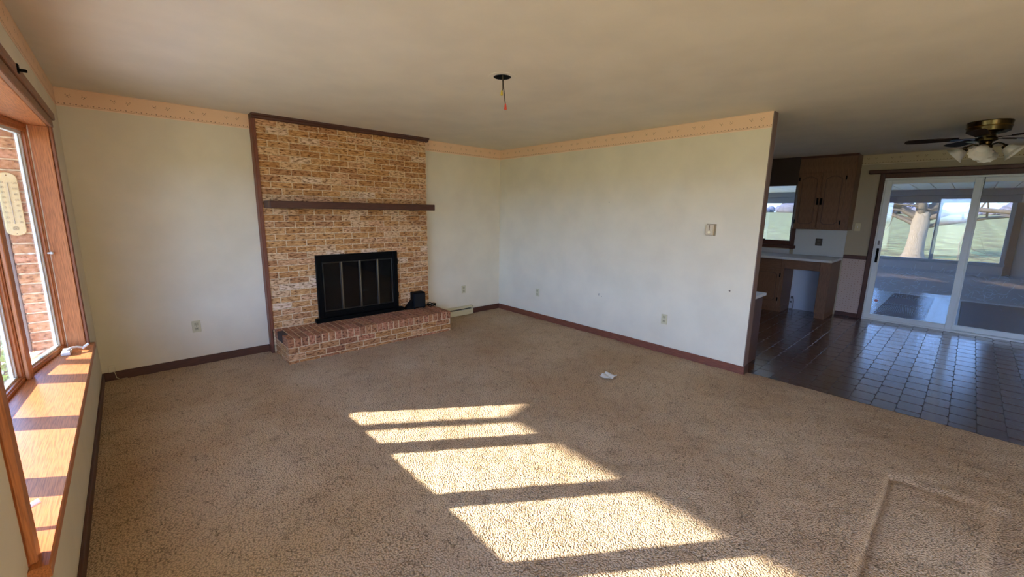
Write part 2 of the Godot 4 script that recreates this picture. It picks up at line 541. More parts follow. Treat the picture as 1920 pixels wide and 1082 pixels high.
func shell():
	carpet()
	# outer left wall (x -0.13 .. 0), with the bow window's opening and the added one behind the camera
	struct("wall_left", [
		[V(-.13, -.3, -.2), V(0, H + .1, .858)], [V(-.13, -.3, .858), V(0, .527, 3.375)], [V(-.13, 2.075, .858), V(0, H + .1, 3.375)],
		[V(-.13, -.3, 3.375), V(0, H + .1, 4.25)], [V(-.13, -.3, 4.25), V(0, .5, 5.0)], [V(-.13, 2.1, 4.25), V(0, H + .1, 5.0)], [V(-.13, -.3, 5.0), V(0, H + .1, 6.4)],
		[V(-.13, -.3, 6.4), V(0, .15, 7.9)], [V(-.13, 2.3, 6.4), V(0, H + .1, 7.9)], [V(-.13, -.3, 7.9), V(0, H + .1, ZB + .15)],
	], M.wall, "cream painted wall on the left around the bow window", "wall")
	struct("wall_back", [[V(0, -.3, -.2), V(XF + .14, H + .1, 0)]], M.wall, "cream painted wall behind the brick fireplace", "wall")
	struct("wall_right", [[V(W, -.1, 0), V(4.7, H, ZC - .004)]], M.wall, "long white painted wall between living room and kitchen", "wall")
	struct("wall_front", [[V(0, -.3, ZB), V(XF + .14, H + .1, ZB + .15)]], M.wall, "cream painted wall behind the camera", "wall")
	struct("wall_far", [
		[V(XF, -.3, 0), V(XF + .14, H + .1, 1.55)], [V(XF, -.3, 1.55), V(XF + .14, 1.03, 2.95)], [V(XF, 2.07, 1.55), V(XF + .14, H + .1, 2.95)],
		[V(XF, -.3, 2.95), V(XF + .14, H + .1, 4.022)], [V(XF, 2.095, 4.022), V(XF + .14, H + .1, 5.95)], [V(XF, -.3, 4.022), V(XF + .14, -.01, 5.95)], [V(XF, -.3, 5.95), V(XF + .14, H + .1, ZB)],
	], M.kitchen_wall, "tan painted kitchen wall around the sliding glass door", "wall")
	# ceiling, pierced for the open electrical box and the lamp hole
	struct("ceiling", [
		[V(-.13, H, -.2), V(2.235, H + .1, ZB + .15)], [V(2.365, H, -.2), V(XF + .14, H + .1, ZB + .15)],
		[V(2.235, H, -.2), V(2.365, H + .1, 2.607)], [V(2.235, H, 2.737), V(2.365, H + .1, ZB + .15)],
	], M.ceiling, "smooth off white ceiling over living room and kitchen", "ceiling")
	struct("trim_1", [[V(W + .002, 0, ZC - .006), V(4.701, H, ZC + .004), .002]], M.taupe, "brownish painted end of the white wall at the kitchen opening", "trim")
	# baseboards: one reddish brown wood, shade put into the dark left and back pieces
	var t := 0.013
	var bh := 0.082
	var bb := func(called: String, lo: Vector3, hi: Vector3, m: Material, label: String):
		var o := boxobj(called, lo, hi, .004, m)
		tag(o, label, "baseboard", "", "structure")
	bb.call("baseboard_left", V(0, 0, 0), V(t, bh, ZB), M.dark_z, "reddish brown baseboard in its shaded tone along the wall under the bow window")
	bb.call("baseboard_back", V(t, 0, 0), V(1.309, bh, t), M.dark_x, "reddish brown baseboard in its shaded tone between window wall and fireplace")
	bb.call("baseboard_back", V(4.03, 0, 0), V(W - t, bh, t), M.dark_x, "short reddish brown baseboard in its shaded tone right of the baseboard heater")
	bb.call("baseboard_right", V(W - t, 0, 0), V(W, bh, ZC + .012), M.base_z, "reddish brown baseboard along the long white wall")
	bb.call("baseboard_right", V(W, 0, ZC + .004), V(4.71, bh + .004, ZC + .014), M.umber_x, "short dark baseboard on the end of the white wall")
	# printed paper borders
	var pm := mat(Color.WHITE, 0.8)
	pm.albedo_texture = border_texture(C(240, 200, 160), C(160, 120, 96))
	border("trim_2", V(0, 0, 0), V(1.309, 0, 0), V(0, 0, 1), pm, 2.30, H, "peach wallpaper border left of the fireplace")
	border("trim_3", V(3.27, 0, 0), V(W, 0, 0), V(0, 0, 1), pm, 2.30, H, "peach wallpaper border right of the fireplace")
	border("trim_4", V(W, 0, 0), V(W, 0, ZC - .004), V(-1, 0, 0), pm, 2.30, H, "peach wallpaper border along the top of the long white wall")
	border("trim_5", V(0, 0, ZB), V(0, 0, 0), V(1, 0, 0), pm, 2.30, H, "peach wallpaper border above the bow window")
	# window beside the camera, and one added behind it for fill light
	for q in [["window_4", "narrow window in the left wall beside the camera", 4.25, 5.0, .5, 2.1], ["window_6", "added tall glazed opening letting fill light in behind the camera", 6.4, 7.9, .15, 2.3]]:
		var wn := thing(q[0], q[1], "window", V(0, q[4], (q[2] + q[3]) / 2), "", "structure")
		var fr := MB.new()
		for z in [q[2], q[3] - .04]: fr.box(V(-.11, q[4], z), V(-.03, q[5], z + .04), .004)
		for y in [q[4], q[5] - .04]: fr.box(V(-.11, y, q[2] + .04), V(-.03, y + .04, q[3] - .04), .004)
		obj("frame", fr, M.sash_white, wn)
		boxobj("pane", V(-.075, q[4] + .03, q[2] + .03), V(-.07, q[5] - .03, q[3] - .03), 0, M.glass, wn)

# ---------------------------------------------------------------- bow window
func bow_window():
	var B := [Vector2(-.088, .858), Vector2(-.208, 1.495), Vector2(-.250, 2.13), Vector2(-.208, 2.755), Vector2(-.088, 3.375)]
	var wn := thing("window_1", "wooden bow window with four casements and a deep orange sill", "window", V(0, SILL, 2.13), "", "structure")
	# seat board and soffit follow the bow
	var plan := PackedVector2Array([Vector2(0.0, .858), Vector2(0.0, 3.375)])
	var seat := PackedVector2Array([Vector2(0, .858), Vector2(0, .812), Vector2(.043, .812), Vector2(.043, 3.40), Vector2(0, 3.40), Vector2(0, 3.375)])
	for k in range(4, -1, -1):
		plan.append(B[k] + Vector2(-.075, 0))
		seat.append(B[k] + Vector2(-.075, 0))
	var st := MB.new()
	st.prism(seat, 1, .527, SILL, .004)
	obj("sill", st, M.orange_z, wn)
	var so := MB.new()
	so.prism(plan, 1, 2.03, 2.075, .003)
	obj("soffit", so, M.orange_z, wn)
	# jambs
	boxobj("jamb", V(-.088, SILL, .858), V(0, 2.03, .876), .003, M.orange_y, wn)
	boxobj("jamb", V(-.088, SILL, 3.357), V(0, 2.03, 3.375), .003, M.orange_y, wn)
	# casings on the wall face
	boxobj("casing", V(0, SILL, .816), V(.018, 2.035, .871), .004, tri_mat(C(150, 90, 58), T.grain, V(16, .7, 16), .5), wn)  # same orange wood; its shaded facing put into this darker brown
	boxobj("casing", V(0, SILL, 3.318), V(.018, 2.035, 3.372), .004, M.orange_y, wn)
	var hm := MB.new()
	hm.box(V(0, 2.03, .818), V(.022, 2.08, 3.372), .004)
	hm.box(V(0, 2.08, .793), V(.034, 2.125, 3.395), .005)
	obj("head_casing", hm, tri_mat(C(150, 98, 64), T.grain, V(16, 16, .7), .5), wn)  # same wood as the jambs, with shade put into the colour
	var apron := MB.new()
	apron.box(V(0, .455, 3.30), V(.02, .527, 3.372), .004)
	obj("apron_end", apron, M.dark_z, wn)
	# posts, sashes, panes
	for k in 5:
		if k > 0 and k < 4:
			var d: Vector2 = (B[k + 1] - B[k - 1]).normalized()
			var x := Transform3D(Basis(V(-d.y, 0, d.x), V(0, 1, 0), V(d.x, 0, d.y)).orthonormalized(), V(B[k].x, 0, B[k].y))
			var pb := MB.new()
			pb.box(V(-.012, SILL, -.017), V(.034, 2.03, .017), .003, x)
			pb.box(V(-.022, SILL, -.029), V(-.003, 2.03, .029), .004, x)
			obj("mullion", pb, M.orange_y, wn)
	for k in 4:
		var a: Vector2 = B[k]
		var b: Vector2 = B[k + 1]
		var d := (b - a).normalized()
		var l := a.distance_to(b)
		# local: x outward, z along the panel
		var x := Transform3D(Basis(V(-d.y, 0, d.x), V(0, 1, 0), V(d.x, 0, d.y)), V(a.x, 0, a.y))
		var e := .016
		var fr := MB.new()
		# stop, rail and stiles in stained wood, with a step
		fr.box(V(.0, SILL, e), V(.012, SILL + .018, l - e), .003, x)
		fr.box(V(.0, 2.03 - .022, e), V(.012, 2.03, l - e), .003, x)
		fr.box(V(.001, SILL + .018, e), V(.012, 2.008, e + .014), .003, x)
		fr.box(V(.001, SILL + .018, l - e - .014), V(.012, 2.008, l - e), .003, x)
		obj("stop", fr, M.orange_y, wn)
		var sa := MB.new()
		sa.box(V(.007, SILL + .0, e), V(.033, SILL + .026, l - e), .003, x)
		sa.box(V(.007, 1.984, e), V(.033, 2.03, l - e), .003, x)
		sa.box(V(.007, SILL + .026, e + .006), V(.033, 1.984, e + .024), .003, x)
		sa.box(V(.007, SILL + .026, l - e - .024), V(.033, 1.984, l - e - .006), .003, x)
		var sash := obj("sash", sa, M.orange_y, wn)
		var wb := MB.new()
		wb.box(V(.023, SILL + .020, e + .02), V(.048, SILL + .036, l - e - .02), .002, x)
		wb.box(V(.023, 1.965, e + .02), V(.048, 1.99, l - e - .02), .002, x)
		wb.box(V(.023, SILL + .036, e + .024), V(.047, 1.965, e + .042), .002, x)
		wb.box(V(.023, SILL + .036, l - e - .042), V(.047, 1.965, l - e - .024), .002, x)
		wb.box(V(.031, SILL + .036, e + .042), V(.045, 1.965, e + .056), .002, x)
		wb.box(V(.031, SILL + .036, l - e - .056), V(.045, 1.965, l - e - .042), .002, x)
		obj("white_bead", wb, M.sash_white, sash)
		var gp := MB.new()
		gp.box(V(.036, SILL + .030, e + .028), V(.039, 1.97, l - e - .028), 0, x)
		obj("pane", gp, M.glass, sash)
		if k == 0:
			var lk := MB.new()
			lk.tube([x * V(.008, 1.222, .032), x * V(-.012, 1.222, .034)], .006, 8)
			lk.ball(x * V(-.014, 1.222, .034), V(.009, .009, .009), 8, 6)
			obj("sash_lock", lk, M.white, wn)
	# crank handles at the foot of the first and the last casement
	var c1 := MB.new()
	c1.box(V(-.105, SILL, .975), V(-.06, SILL + .022, 1.105), .008)
	c1.tube([V(-.082, SILL + .02, 1.06), V(-.06, SILL + .034, 1.04), V(-.035, SILL + .03, 1.02), V(-.01, SILL + .02, 1.01)], [.009, .008, .007, .007], 8)
	c1.tube([V(-.012, SILL + .012, 1.012), V(.02, SILL + .036, .998)], .009, 8)
	obj("crank_handle", c1, M.white, wn)
	var c2 := MB.new()
	c2.box(V(-.135, SILL, 3.03), V(-.088, SILL + .024, 3.16), .008)
	c2.tube([V(-.11, SILL + .022, 3.12), V(-.085, SILL + .05, 3.13), V(-.05, SILL + .055, 3.137), V(-.03, SILL + .05, 3.137)], [.010, .009, .008, .007], 8)
	c2.tube([V(-.035, SILL + .048, 3.139), V(.004, SILL + .058, 3.125)], [.008, .0095], 8)
	obj("crank_handle", c2, M.white, wn)
	# curtain bracket on the head casing
	var br := MB.new()
	br.box(V(.030, 2.085, 2.13), V(.040, 2.122, 2.155), .002)
	br.box(V(.040, 2.092, 2.134), V(.062, 2.104, 2.151), .003)
	var bo := obj("curtain_bracket", br, M.black_metal)
	tag(bo, "small dark curtain bracket screwed to the window head board", "bracket")

# ---------------------------------------------------------------- fireplace
func brick_mesh(lo: Vector3, hi: Vector3, jitter := 0.0015) -> MB:
	var mb := MB.new()
	var c := (lo + hi) * 0.5
	var t := Transform3D(Basis.from_euler(V(rng.randf_range(-1, 1), rng.randf_range(-1, 1), rng.randf_range(-1, 1)) * jitter * 4.0), c + V(0, 0, rng.randf_range(-jitter, jitter)))
	mb.box(lo - c, hi - c, .004, t)
	return mb

func brick_mat() -> Material:
	var k := rng.randf()
	return M["brick%d" % (6 if k < .07 else 5 if k < .16 else 4 if k < .30 else 3 if k < .44 else 2 if k < .60 else 1 if k < .80 else 0)]

func fireplace():
	var x0 := 1.337
	var x1 := 3.245
	var zf := .10
	var f := thing("fireplace", "tall tan brick fireplace with black glass doors, from hearth to ceiling", "fireplace", V((x0 + x1) / 2, 0, 0))
	# mortar bed, open where the firebox sits
	var mo := MB.new()
	mo.box(V(x0, 0, 0), V(1.84, 2.40, zf - .004)); mo.box(V(2.74, 0, 0), V(x1, 2.40, zf - .004))
	mo.box(V(1.84, 0, 0), V(2.74, .32, zf - .004)); mo.box(V(1.84, 1.0, 0), V(2.74, 2.40, zf - .004))
	obj("mortar", mo, M.mortar, f)
	var p := .0667
	var bw := .2008
	for k in range(3, 36):
		var y0 := k * p + .0045
		var y1 := (k + 1) * p - .0045
		var x := x0 - (0.0 if k % 2 == 1 else bw * 0.5)
		while x < x1 - .02:
			var a := maxf(x, x0)
			var e := minf(x + bw - .009, x1)
			# soldier-free field: cut at the firebox
			var spans := [[a, e]]
			if y1 > .27 and y0 < .99:
				spans = []
				if a < 1.815: spans.append([a, minf(e, 1.815)])
				if e > 2.768: spans.append([maxf(a, 2.768), e])
			for s in spans:
				if s[1] - s[0] > .02:
					obj("brick", brick_mesh(V(s[0], y0, zf - .05), V(s[1], y1, zf)), brick_mat(), f)
			x += bw
	# two pairs of headers that stand out under the shelf
	for cx in [1.613, 3.03]:
		for k in 2:
			obj("brick", brick_mesh(V(cx - .055, 1.402 + k * p, zf - .04), V(cx + .05, 1.46 + k * p, zf + .062)), M.brick1 if k == 0 else M.brick2, f)
	# wooden trim on the left side and along the ceiling
	var tr := MB.new()
	tr.box(V(1.309, 0, 0), V(1.330, 2.40, .100), .003)
	tr.box(V(1.322, .26, .098), V(1.343, 2.40, .112), .003)
	obj("side_trim", tr, M.base_y, f)
	var tt := MB.new()
	tt.prism(PackedVector2Array([Vector2(2.392, .0), Vector2(2.392, .110), Vector2(2.400, .122), Vector2(2.415, .128), Vector2(2.424, .140), Vector2(2.44, .146), Vector2(2.44, .0)]), 0, 1.309, 3.275, .0)
	obj("ceiling_trim", tt, M.dark_x, f)
	# shelf
	var s := thing("mantel_shelf", "dark brown wooden mantel shelf across the brick fireplace", "shelf", V(2.3, 1.533, .1))
	boxobj("board", V(1.372, 1.533, zf), V(3.253, 1.608, .285), .005, M.dark_x, s)
	boxobj("end_cap", V(1.353, 1.535, zf), V(1.3715, 1.606, .280), .003, M.umber_z, s)
	# glass-door screen
	var g := thing("fireplace_screen", "black metal fireplace front with four glass door panels", "fireplace doors", V(2.29, .26, .1))
	var fr := MB.new()
	var gz := .138
	fr.box(V(1.803, .31, .1), V(1.862, 1.026, gz), .004); fr.box(V(2.722, .31, .1), V(2.781, 1.026, gz), .004)
	fr.box(V(1.862, .945, .1), V(2.722, 1.026, gz), .004); fr.box(V(1.862, .31, .1), V(2.722, .375, gz), .004)
	fr.box(V(2.781, .86, .108), V(2.793, .93, .125), .002); fr.box(V(2.781, .44, .108), V(2.793, .50, .125), .002)
	obj("frame", fr, M.black_metal, g)
	boxobj("base_bar", V(1.762, .262, .1), V(2.835, .308, .168), .005, M.black_metal, g)
	var edge := [1.866, 2.081, 2.300, 2.521, 2.719]
	for k in 4:
		var a: float = edge[k] + .002
		var e: float = edge[k + 1] - .002
		var dr := MB.new()
		dr.box(V(a, .377, .112), V(a + .014, .943, .130), .004); dr.box(V(e - .014, .377, .112), V(e, .943, .130), .004)
		dr.box(V(a + .014, .929, .112), V(e - .014, .943, .128), .003); dr.box(V(a + .014, .377, .112), V(e - .014, .391, .128), .003)
		var d := obj("door_panel", dr, M.dark_bronze, g)
		boxobj("pane", V(a + .012, .389, .118), V(e - .012, .931, .121), 0, T_glass(), d)
	for x in [2.082, 2.300, 2.521]:
		var hg := MB.new()
		hg.tube([V(x, .385, .130), V(x, .938, .130)], .006, 8)
		obj("hinge_rod", hg, M.bronze, g)
	var pl := MB.new()
	pl.tube([V(2.300, .352, gz), V(2.300, .352, gz + .014)], .006, 8)
	pl.ball(V(2.300, .352, gz + .016), V(.009, .009, .007))
	obj("latch_knob", pl, M.black_metal, g)
	var fb := MB.new()
	fb.box(V(1.85, .33, .004), V(2.73, 1.0, .012))
	obj("firebox_back", fb, M.soot, g)
	boxobj("damper_plate", V(1.88, .85, .07), V(2.075, .935, .076), .002, mat(C(70, 70, 70), .6, .4), g)

func T_glass() -> Material:
	if not M.has("smoked"):
		M.smoked = pane(0.72, Color(0.03, 0.03, 0.03))
	return M.smoked

func hearth():
	var x0 := 1.35
	var x1 := 3.275
	var zf := .577
	var h := thing("hearth", "raised brick hearth in front of the fireplace on the carpet", "hearth", V((x0 + x1) / 2, 0, .34))
	var mo := MB.new()
	mo.box(V(x0 + .005, -.02, .1), V(x1 - .005, .254, zf - .004))
	obj("mortar", mo, M.mortar, h)
	var hm := func(): return M["hearth%d" % rng.randi_range(0, 3)]
	# rowlock course on top: three rows deep
	var n := 29
	var p := (x1 - x0 + .009) / n
	for r in 3:
		var za: float = [.388, .196, .101][r]
		var zb: float = [zf, .379, .187][r]
		for k in n:
			var m: Material = hm.call()
			if k == 0 and r == 1: m = M.burnt
			obj("brick", brick_mesh(V(x0 + k * p, .168, za), V(x0 + (k + 1) * p - .009, .26, zb), .001), m, h)
	# stretcher courses: front and both ends
	for row in 3:
		var y0: float = [-.03, .036, .102][row]
		var y1: float = y0 + .0575
		var x := x0 - (.1 if row % 2 == 0 else .04)
		while x < x1 - .02:
			var a := maxf(x, x0)
			var e := minf(x + .192, x1)
			if e - a > .02:
				obj("brick", brick_mesh(V(a, y0, zf - .09), V(e, y1, zf), .001), M["brick%d" % [1, 4, 1, 4, 3][rng.randi_range(0, 4)]] if rng.randf() < .7 else hm.call(), h)
			x += .2012
		for s in 2:
			var xa: float = x0 if s == 0 else x1 - .09
			var z := .102
			while z < zf - .1:
				var e2 := minf(z + .192, zf - .098)
				obj("brick", brick_mesh(V(xa, y0, z), V(xa + .09, y1, e2), .001), M["brick%d" % rng.randi_range(0, 3)], h)
				z += .2012

# ---------------------------------------------------------------- small things in the living room
func outlet(at: Vector3, n: Vector3, label: String):
	# duplex receptacle on a plate; built facing +z and turned to n
	var o := thing("wall_outlet", label, "outlet", at, "wall outlets")
	var pl := MB.new(); pl.box(V(-.035, -.057, 0), V(.035, .057, .006), .003)
	var t := part("plate", pl, M.ivory, o)
	for s in [-1, 1]:
		var r := MB.new(); r.box(V(-.017, s * .024 - .014, .006), V(.017, s * .024 + .014, .009), .004)
		part("receptacle", r, mat(C(184, 172, 134), .45), o)
		var q := MB.new()
		q.box(V(-.008, s * .024 - .002, .009), V(-.005, s * .024 + .008, .0095)); q.box(V(.005, s * .024 - .002, .009), V(.008, s * .024 + .008, .0095))
		q.box(V(-.002, s * .024 - .010, .009), V(.002, s * .024 - .006, .0095))
		part("slot", q, M.slot, o)
	var sc := MB.new(); sc.ball(V(0, 0, .006), V(.003, .003, .0015), 8, 4)
	part("screw", sc, M.bronze, o)
	o.rotation.y = atan2(n.x, n.z)

# mesh given in the parent's own axes
func part(called: String, mb: MB, m: Material, parent: Node) -> MeshInstance3D:
	var o := MeshInstance3D.new()
	o.mesh = mb.st.commit(); o.material_override = m; o.name = called
	parent.add_child(o, true)
	return o

func living_things():
	outlet(V(.699, .387, 0), V(0, 0, 1), "ivory wall outlet low on the wall left of the fireplace")
	outlet(V(3.90, .388, 0), V(0, 0, 1), "ivory wall outlet above the baseboard heater right of the fireplace")
	outlet(V(W, .390, .858), V(-1, 0, 0), "ivory wall outlet on the long white wall near the far corner")
	outlet(V(W, .389, 2.814), V(-1, 0, 0), "ivory wall outlet on the long white wall near its open end")
	# phone jack
	var j := thing("phone_jack", "small cream phone jack box above the baseboard in the left corner", "jack", V(.066, .082, 0))
	boxobj("box", V(.043, .083, 0), V(.089, .137, .022), .004, M.wall, j)
	var jc := MB.new(); jc.tube([V(.08, .083, .018), V(.085, .06, .018), V(.088, .03, .024), V(.11, .012, .03), V(.16, .012, .03)], .0025, 6)
	obj("wire", jc, M.ivory, j)
	# thermostat
	var th := thing("thermostat", "beige wall thermostat with a small round dial on the white wall", "thermostat", V(W, 1.39, 3.224))
	boxobj("backplate", V(W - .006, 1.333, 3.178), V(W, 1.447, 3.271), .002, mat(C(150, 132, 104), .5), th)
	boxobj("cover", V(W - .034, 1.336, 3.182), V(W - .006, 1.444, 3.258), .006, mat(C(208, 188, 156), .45), th)
	var dl := MB.new()
	dl.box(V(W - .037, 1.385, 3.216), V(W - .034, 1.435, 3.222), .001)
	obj("scale", dl, mat(C(110, 84, 50), .5), th)
	var dk := MB.new()
	dk.lathe(PackedVector2Array([Vector2(.0, .006), Vector2(.011, .006), Vector2(.013, .003), Vector2(.013, 0)]), 16, Transform3D(Basis(V(0, 0, 1), V(-1, 0, 0), V(0, 1, 0)), V(W - .034, 1.366, 3.219)))
	obj("dial", dk, mat(C(240, 226, 190), .4), th)
	# scuffs and nail holes in the plaster
	var sc := MB.new()
	sc.box(V(W - .002, .515, 1.922), V(W, .542, 1.929), .0005); sc.box(V(W - .002, .506, 1.962), V(W, .514, 1.972), .0005)
	var so := obj("wall_scuff", sc, mat(C(120, 112, 104), .9))
	tag(so, "two small scraped marks in the middle of the long white wall", "mark")
	var ho := MB.new()
	ho.ball(V(W, .805, 3.46), V(.002, .007, .009), 8, 4)
	var hn := obj("nail_hole", ho, mat(C(128, 118, 108), .9))
	tag(hn, "small nail hole in the white wall below the thermostat", "mark", "nail holes")
	var h2 := MB.new()
	h2.ball(V(W, 1.665, 2.0), V(.002, .006, .006), 8, 4)
	var hn2 := obj("nail_hole", h2, mat(C(128, 118, 108), .9))
	tag(hn2, "tiny nail hole high in the middle of the white wall", "mark", "nail holes")
	# electric baseboard heater
	var bh := thing("baseboard_heater", "low white baseboard heater on the wall right of the brick hearth", "heater", V(3.66, 0, .03))
	var hs := MB.new()
	hs.prism(PackedVector2Array([Vector2(.012, 0), Vector2(.012, .012), Vector2(.128, .012), Vector2(.128, 0)]), 0, 3.30, 4.02)
	obj("back_panel", hs, M.ivory, bh)
	var hf := MB.new()
	hf.prism(PackedVector2Array([Vector2(.012, .048), Vector2(.012, .062), Vector2(.078, .062), Vector2(.090, .054), Vector2(.090, .048)]), 0, 3.285, 4.02, .0)
	obj("front_panel", hf, M.ivory, bh)
	var ht := MB.new()
	ht.prism(PackedVector2Array([Vector2(.136, 0), Vector2(.136, .036), Vector2(.122, .056), Vector2(.110, .058), Vector2(.110, .052), Vector2(.118, .048), Vector2(.128, .030), Vector2(.128, 0)]), 0, 3.285, 4.02, .0)
	obj("hood", ht, M.ivory, bh)
	boxobj("element", V(3.30, .095, .014), V(4.0, .106, .046), .002, M.slot, bh)
	boxobj("end_cap", V(4.02, .010, 0), V(4.034, .138, .064), .003, M.ivory, bh)
	# black speaker box and its cord on the hearth
	var sx := Transform3D(Basis(Vector3.UP, -.14), V(3.05, .262, .118))
	var sp := thing("speaker_box", "black cube speaker box standing at the right end of the hearth", "speaker", V(3.05, .262, .118))
	var sb := MB.new(); sb.box(V(-.085, .012, -.1), V(.085, .213, .1), .01, sx)
	obj("cabinet", sb, M.black_plastic, sp)
	var sg := MB.new(); sg.box(V(-.072, .028, .1), V(.072, .198, .104), .002, sx)
	obj("grille", sg, M.black, sp)
	var ft := MB.new()
	for a in [-1, 1]:
		for b in [-1, 1]: ft.lathe(PackedVector2Array([Vector2(.0, 0), Vector2(.012, 0), Vector2(.012, .012)]), 10, sx * Transform3D(Basis.IDENTITY, V(a * .065, 0, b * .08)))
	obj("foot", ft, M.black, sp)
	var wg := MB.new()
	wg.prism(PackedVector2Array([Vector2(-.19, .0), Vector2(-.086, 0), Vector2(-.086, .115)]), 2, .0, .08, .002, Transform3D(Basis(Vector3.UP, -.14), V(3.05, .262, .116)))
	obj("stand_wedge", wg, M.black_plastic, sp)
	var cd := MB.new()
	var loops := []
	for i in 44:
		var a := i / 43.0 * TAU * 2.6
		loops.append(V(3.215 + .055 * cos(a) + i * .0004, .268 + .026 * absf(sin(a * 1.3)) + .0003 * i, .20 + .060 * sin(a)))
	cd.tube([V(3.155, .30, .06), V(3.165, .285, .10), V(3.19, .272, .14)], .005, 7)
	cd.tube(loops, .0045, 7)
	var co := obj("power_cord", cd, M.black_plastic)
	tag(co, "coiled black power cord beside the speaker box on the hearth", "cord")
	# open electrical box in the ceiling with capped wires
	var eb := thing("ceiling_box", "round black electrical box in the ceiling with loose wires hanging", "electrical box", V(2.30, 2.44, 2.672))
	obj("plate_ring", ring(V(2.30, 2.44, 2.672), .052, .094), M.ceiling, eb)
	var cp := MB.new()
	cp.lathe(PackedVector2Array([Vector2(.060, -.0045), Vector2(.052, -.0065), Vector2(.050, -.002), Vector2(.050, .06), Vector2(0, .061)]), 24, Transform3D(Basis.IDENTITY, V(2.30, 2.44, 2.672)))
	obj("box", cp, M.black, eb)
	var w1 := MB.new(); w1.tube([V(2.30, 2.49, 2.672), V(2.302, 2.42, 2.672), V(2.303, 2.36, 2.675), V(2.297, 2.345, 2.672)], .0035, 6)
	obj("wire", w1, mat(C(90, 72, 44), .6), eb)
	var w2 := MB.new(); w2.tube([V(2.304, 2.49, 2.676), V(2.305, 2.40, 2.676), V(2.311, 2.34, 2.68), V(2.318, 2.285, 2.682), V(2.321, 2.262, 2.684)], .0032, 6)
	obj("wire", w2, mat(C(48, 40, 30), .6), eb)
	for q in [[V(2.297, 2.352, 2.672), V(2.296, 2.318, 2.672), C(206, 178, 60), "yellow wire cap"], [V(2.321, 2.268, 2.684), V(2.322, 2.228, 2.684), C(206, 62, 36), "red wire cap"]]:
		var nb := MB.new()
		nb.tube([q[0], q[0].lerp(q[1], .3), q[0].lerp(q[1], .9), q[1]], [.004, .0065, .0095, .006], 10)
		obj("wire_cap", nb, mat(q[2], .45), eb).set_meta("label", q[3])
	# scrap of paper on the carpet
	var pp := MB.new()
	var nxp := 8
	var grid := []
	for i in nxp + 1:
		var row := []
		for k in nxp + 1:
			var u := i / 8.0 - .5
			var v := k / 8.0 - .5
			row.append(V(3.505 + u * .13 + v * .02, .016 + .018 * absf(sin(u * 5.0 + v * 3.0)) * (.4 + absf(v)) + .004, 2.856 + v * .12 - u * .02))
		grid.append(row)
	for i in nxp:
		for k in nxp:
			var a: Vector3 = grid[i][k]
			var n: Vector3 = (grid[i][k + 1] - a).cross(grid[i + 1][k] - a).normalized()
			pp.quad(grid[i][k], grid[i + 1][k], grid[i + 1][k + 1], grid[i][k + 1], n)
			var dn := V(0, -.002, 0)
			pp.quad(grid[i][k] + dn, grid[i + 1][k] + dn, grid[i + 1][k + 1] + dn, grid[i][k + 1] + dn, -n)
	var po := obj("paper_scrap", pp, M.white)
	tag(po, "crumpled white scrap of paper lying on the beige carpet", "paper")

func ring(c: Vector3, r0: float, r1: float) -> MB:
	var mb := MB.new()
	mb.lathe(PackedVector2Array([Vector2(r1, 0), Vector2(r1 - .002, -.003), Vector2(r0, -.0035), Vector2(r0, .01)]), 28, Transform3D(Basis.IDENTITY, c))
	return mb

# ---------------------------------------------------------------- kitchen
func tile_poly(cx: float, cz: float, hx: float, hz: float) -> PackedVector2Array:
	var k := minf(.020, hx * .6)
	var pts := PackedVector2Array()
	for q in [[-hx + k, -hz], [hx - k, -hz], [hx - k * .3, -hz + k * .45], [hx, -hz + k], [hx, hz - k], [hx - k * .3, hz - k * .45], [hx - k, hz], [-hx + k, hz], [-hx + k * .3, hz - k * .45], [-hx, hz - k], [-hx, -hz + k], [-hx + k * .3, -hz + k * .45]]:
		pts.append(Vector2(cx + q[0], cz + q[1]))
	return pts

func tile_floor():
	var fl := struct("floor_001", [[V(4.69, -.3, 0), V(XF + .14, -.0018, ZB)], [V(4.690, -.02, ZC), V(4.700, -.001, ZB)]], M.grout, "dark brown kitchen floor of glossy rounded tiles", "tile floor")
	var cam := V(.2995, 0, 4.9754)
	var list := []
	var r := 0
	var z := 4.016 - .15 * 20
	while z < 7.4:
		var x := 4.702 + (0.0 if r % 2 == 0 else -.105)
		while x < XF - .02:
			var a := maxf(x, 4.702)
			var e := minf(x + .205, XF - .003)
			if e - a > .05:
				var c := V((a + e) / 2, 0, z + .075)
				var d := c - cam
				var ang := atan2(d.x, -d.z)
				var seen := ang < 1.66 and c.z > 2.3 and not (c.z < ZC - .8 and c.x < 6.2)
				list.append([d.length() + (0.0 if seen else 100.0), c, (e - a) / 2 - .0013, r])
			x += .21
		z += .15
		r += 1
	list.sort_custom(func(p, q): return p[0] < q[0])
	var rest := [MB.new(), MB.new(), MB.new()]
	for i in list.size():
		var t = list[i]
		var y := rng.randf_range(-.0007, .0007)
		var k := rng.randi_range(0, 2)
		var x := Transform3D(Basis.from_euler(V(rng.randf_range(-1, 1) * .002, 0, rng.randf_range(-1, 1) * .002)), V(t[1].x, y, t[1].z))
		var mb: MB = MB.new() if i < 295 else rest[k]
		mb.prism(tile_poly(0, 0, t[2], .0737), 1, -.009, 0, .0013, x)
		if i < 295: obj("tile", mb, M["tile%d" % k], fl)
	for k in 3: obj("far_tiles", rest[k], M["tile%d" % k], fl).set_meta("kind", "stuff")

